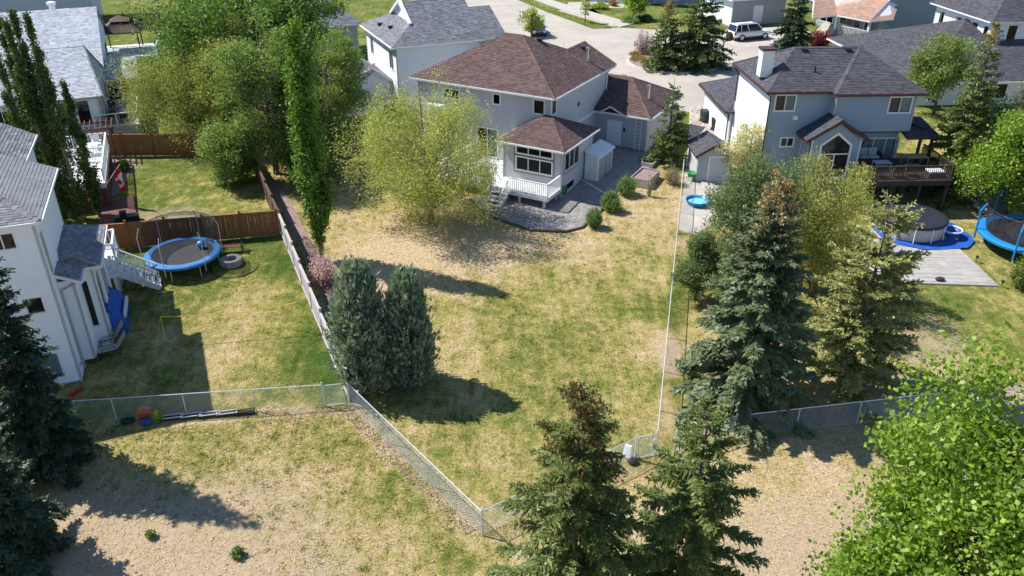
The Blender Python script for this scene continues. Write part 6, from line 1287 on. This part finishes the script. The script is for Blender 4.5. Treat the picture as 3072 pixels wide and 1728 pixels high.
g, h, r = pxsize((830, 520), (835, 40), 330); deciduous('ash_tree', 'mid green leafy tree between the columnar poplar and the cedar fence', g, h, r, 'leaf_mid', 5, cb=.06, nc=150, nl=46000, ls=.19, lw=.45, rc=.09, rbase=.95)
g, h, r = pxsize((1000, 440), (975, 85), 270); deciduous('ash_tree', 'looser green tree with white house showing through its branches', g, h, r, 'leaf_mid', 6, cb=.08, nc=110, nl=24000, ls=.18, lw=.45, rc=.10, bark='barkpale')
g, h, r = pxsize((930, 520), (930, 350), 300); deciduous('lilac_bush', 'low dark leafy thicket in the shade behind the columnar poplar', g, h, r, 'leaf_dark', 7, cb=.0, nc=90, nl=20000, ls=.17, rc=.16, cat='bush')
g, h, r = pxsize((700, 545), (700, 360), 190); deciduous('lilac_bush', 'dense dark bush overhanging the corner where the fences meet', g, h, r, 'leaf_mid', 8, cb=.0, nc=80, nl=18000, ls=.17, rc=.16, cat='bush')
g, h, r = pxsize((1295, 668), (1250, 190), 590); deciduous('willow_tree', 'wide pale yellow-green willow standing in front of the white deck', g, h, r, 'leaf_willow', 9, cb=.0, nc=300, nl=56000, ls=.155, lw=.34, rc=.06, droop=.35, bark='barkpale', lobes=12, shell=.42, rbase=.5, twig=.01, squash=1.5, big=70)
g, h, r = pxsize((1100, 1165), (1036, 785), 200); juniper('juniper_tree', 'larger blue-green juniper pressed against the weathered side fence', g, h, r, 'needle_juniper', 10, 26000, 'pair of junipers')
g, h, r = pxsize((1235, 1150), (1208, 812), 160); juniper('juniper_tree', 'smaller blue-green juniper on the lawn side of the pair', g, h, r, 'needle_juniper', 11, 22000, 'pair of junipers')
# ---- right-hand yard
g, h, r = pxsize((2225, 1215), (2325, 508), 490); spruce('spruce_tree', 'big spruce hung with golden cones near its top, by the chain-link fence', g, h, r, 'needle_blue', 12, 1.3, .14, .33, .3, 'cone_gold', .66, 1700, pw=.72, tuft=1.0, tw=.42)
g, h, r = pxsize((2225, 950), (2265, 455), 300); deciduous('pine_tree', 'rounded blue-green pine behind the spruce with golden cones', g, h, r, 'needle_pine', 13, cb=.05, nc=150, nl=52000, ls=.2, lw=.22, rc=.12, up=.8, shell=.45)
g, h, r = pxsize((2085, 900), (2105, 690), 150); deciduous('pine_tree', 'low spreading pine branches reaching over the chain-link fence', g, h, r, 'needle_pine', 14, cb=.0, nc=70, nl=20000, ls=.2, lw=.22, rc=.14, up=.8)
g, h, r = pxsize((2430, 880), (2490, 425), 310); deciduous('birch_tree', 'multi-stemmed yellow-green birch before the blue-grey house', g, h, r, 'leaf_birch', 15, cb=.05, nc=170, nl=36000, ls=.15, lw=.35, rc=.10, bark='bark', stems=5, twig=.01, squash=1.6)
g, h, r = pxsize((2545, 1150), (2645, 610), 430); spruce('larch_tree', 'feathery olive larch standing beside the paved pool deck', g, h, r, 'needle_larch', 16, 1.2, .17, .42, .12, sparse=.22, pw=.5, tuft=1.0, tw=.5, spray=.7)
g, h, r = pxsize((2235, 548), (2215, 352), 175); deciduous('cherry_tree', 'pale cream flowering tree beside the small shed', g, h, r, 'leaf_cream', 17, cb=.08, nc=70, nl=13000, ls=.12, rc=.13, bark='barkpale')
g, h, r = pxsize((2845, 585), (2922, 68), 260); spruce('spruce_tree', 'tall spruce beside the raised deck of the blue-grey house', g, h, r, 'needle_front', 18, .75, .24, .42, .3, 'cone_gold', .86, 250)
g, h, r = pxsize((3065, 430), (3098, 195), 150); columnar('cedar_tree', 'bronze-tinted columnar cedar near the dark-roofed house', g, h, r, 'needle_bronze', 19, 12000, .2, .02, taper=.8, lw=.3, bark='bark')
g, h, r = pxsize((3020, 640), (3020, 335), 330); deciduous('maple_tree', 'bright yellow-green maple behind the round blue trampoline', g, h, r, 'leaf_yellowgreen', 30, cb=.02, nc=120, nl=30000, ls=.2, rc=.13, rbase=.95)
g, h, r = pxsize((2800, 345), (2795, 100), 190); deciduous('ash_tree', 'loose pale green tree beside the blue-grey house roof', g, h, r, 'leaf_mid', 31, cb=.12, nc=80, nl=16000, ls=.2, rc=.14)
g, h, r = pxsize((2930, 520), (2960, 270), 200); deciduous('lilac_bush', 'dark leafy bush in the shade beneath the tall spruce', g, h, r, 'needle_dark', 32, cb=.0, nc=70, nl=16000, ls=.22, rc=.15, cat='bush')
g, h, r = pxsize((3055, 865), (3060, 745), 80); shrub('young_tree', 'young yellow-green sapling beside the paved pool deck corner', g, h, r, 'leaf_yellowgreen', 33, 1500, .13)
# ---- in front of the fences
spruce('spruce_tree', 'front spruce with rust-red cones clustered at its top', (float(PY(1747, 1140, 16.6)[0]), 16.6, 0), float(PY(1747, 1140, 16.6)[2]), 3.35, 'needle_front', 34, 1.7, .12, .36, .35, 'cone_red', .55, 1500, sparse=.14, pw=.7, tuft=1.5, tw=.36, spray=.55)
spruce('spruce_tree', 'front spruce without cones, with a patch of dead brown twigs', (float(PY(2135, 1200, 16.9)[0]), 16.9, 0), float(PY(2135, 1200, 16.9)[2]), 3.2, 'needle_front', 35, 1.7, .12, .36, .35, sparse=.16, pw=.7, tuft=1.5, tw=.36, spray=.55)
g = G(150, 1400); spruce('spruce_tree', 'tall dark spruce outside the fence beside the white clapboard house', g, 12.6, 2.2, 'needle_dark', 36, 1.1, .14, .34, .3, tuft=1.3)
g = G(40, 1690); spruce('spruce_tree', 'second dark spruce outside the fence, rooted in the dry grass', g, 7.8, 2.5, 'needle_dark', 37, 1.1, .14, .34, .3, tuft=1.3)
deciduous('poplar_tree', 'large bright green glossy-leaved poplar in the dry field', (11.05, 13.2, 0), 13.5, 3.6, 'leaf_bright', 38, cb=.2, nc=260, nl=80000, ls=.125, lw=.85, rc=.085, bark='barkpale', lobes=16, shell=.38, big=60)
# ---- street side
g, h, r = pxsize((1990, 208), (2002, -8), 165); spruce('spruce_tree', 'bronze-topped spruce on the round island in the street', g, h, r, 'needle_spruce', 40, .6, .3, .5, .3, 'cone_gold', .6, 700)
g, h, r = pxsize((2090, 204), (2078, -80), 240); spruce('spruce_tree', 'larger green spruce on the round island in the street', g, h, r, 'needle_spruce', 41, .6, .3, .5, .3)
g, h, r = pxsize((2372, 152), (2376, -95), 150); spruce('spruce_tree', 'dark blue-green spruce near the parked white car', g, h, r, 'needle_dark', 42, .6, .3, .5, .3)
g, h, r = pxsize((2000, 487), (2028, 230), 140); spruce('pine_tree', 'small open pine beside the brown-roofed garage', g, h, r*1.1, 'needle_spruce', 43, .9, .22, .4, .1, sparse=.2)
g, h, r = pxsize((1930, 165), (1925, 75), 62); shrub('flowering_shrub', 'mauve-blossomed shrub at the edge of the island spruces', g, h, r, 'blossom_mauve', 44, 2500, .14)
for i, (u, v, w) in enumerate([(1915, 182, 60), (1945, 195, 50), (1905, 168, 40)]): g, h, r = pxsize((u, v), (u, v-12), w); shrub('ground_shrub', 'low orange-brown ground shrub on the round island', g, .55, r, 'leaf_orange', 45+i, 1500, .12, 'ground shrubs on the island')
g, h, r = pxsize((1596, 112), (1590, 22), 80); deciduous('young_tree', 'young pale green street tree beside the parked silver car', g, h, r, 'leaf_willow', 48, cb=.2, nc=30, nl=2600, ls=.22, rc=.16)
g, h, r = pxsize((1755, 70), (1757, -14), 40); deciduous('young_tree', 'slim street sapling growing in the grass verge', g, h, r, 'leaf_willow', 49, cb=.3, nc=20, nl=900, ls=.2, rc=.16)
g, h, r = pxsize((1899, 60), (1895, -22), 85); deciduous('ornamental_tree', 'round green ornamental tree on the lawn across the street', g, h, r, 'leaf_yellowgreen', 50, cb=.25, nc=40, nl=6000, ls=.25, rc=.17)
for i, (u, v, w, mm, lb) in enumerate([(1800, 26, 60, 'leaf_yellowgreen', 'low yellow-green shrub on the lawn across the street'), (1890, 68, 60, 'leaf_shrub', 'low green shrub below the round ornamental tree'), (1935, 64, 50, 'needle_dark', 'low dark shrub near the round ornamental tree'), (1840, 18, 30, 'leaf_orange', 'low orange-brown shrub on the lawn across the street')]):
    g, h, r = pxsize((u, v), (u, v-14), w); shrub('garden_shrub', lb, g, .9, r, mm, 51+i, 1500, .2, 'shrubs on the lawn across the street')
g, h, r = pxsize((2458, 140), (2455, 84), 70); shrub('red_leaved_shrub', 'red-leaved shrub in front of the salmon-roofed porch', g, h, r, 'leaf_red', 55, 3500, .2)
g, h, r = pxsize((2640, 172), (2645, 85), 130); shrub('lilac_bush', 'bright green bush below the white porch railing', g, h, r, 'leaf_yellowgreen', 56, 7000, .24)
g, h, r = pxsize((2550, 140), (2550, 100), 90); shrub('lilac_bush', 'lower green bush beside the red-leaved shrub', g, h, r, 'leaf_shrub', 57, 4000, .2)
g, h, r = pxsize((2752, 108), (2754, 78), 32); shrub('red_leaved_shrub', 'tiny dark red shrub against the slate-sided wall', g, h, r, 'leaf_red', 58, 1200, .2)
# ---- garden shrubs
for i, (u, v, w, t, lb) in enumerate([(1878, 585, 62, 524, 'rounded green shrub beside the raised planter'), (1832, 632, 64, 566, 'rounded green shrub in the middle of the three by the patio'), (1781, 682, 50, 620, 'upright green shrub at the curved patio corner')]):
    g, h, r = pxsize((u, v), (u, t), w); shrub('garden_shrub', lb, g, h, r, 'leaf_shrub', 60+i, 6500, .1, 'shrubs along the patio')
g, h, r = pxsize((2014, 552), (2012, 485), 62); shrub('bare_shrub', 'leafless twiggy shrub beside the chain-link fence', g, h, r, 'leaf_cream', 63, 500, .07, bark='barkpale', bare=True)
g, h, r = pxsize((1948, 590), (1946, 498), 30); shrub('sapling', 'thin bare sapling standing beside the raised planter', g, h, r, 'leaf_cream', 64, 120, .07, bark='barkpale', nb=14)
g, h, r = pxsize((975, 850), (968, 752), 95); shrub('flowering_shrub', 'pink-blossomed shrub in the mulch between poplar and junipers', g, h, r, 'blossom', 65, 3200, .09)
g, h, r = pxsize((372, 512), (372, 478), 42); shrub('garden_shrub', 'dark green shrub below the white deck near the flag', g, h, r, 'leaf_dark', 66, 2500, .14)
g, h, r = pxsize((478, 1268), (476, 1228), 24); shrub('garden_weed', 'leafy green weed growing through the chain-link fence', g, h, r, 'leaf_yellowgreen', 67, 700, .1)
for i, (u, v) in enumerate([(455, 1612), (716, 1668)]):
    g = G(u, v); shrub('weed_clump', ['smaller green weed clump near the dark spruce shadow', 'larger green weed clump in the open dry field'][i], g, (.32, .42)[i], (.17, .24)[i], 'leaf_shrub', 70+i, 600, .12, 'weed clumps in the dry field')
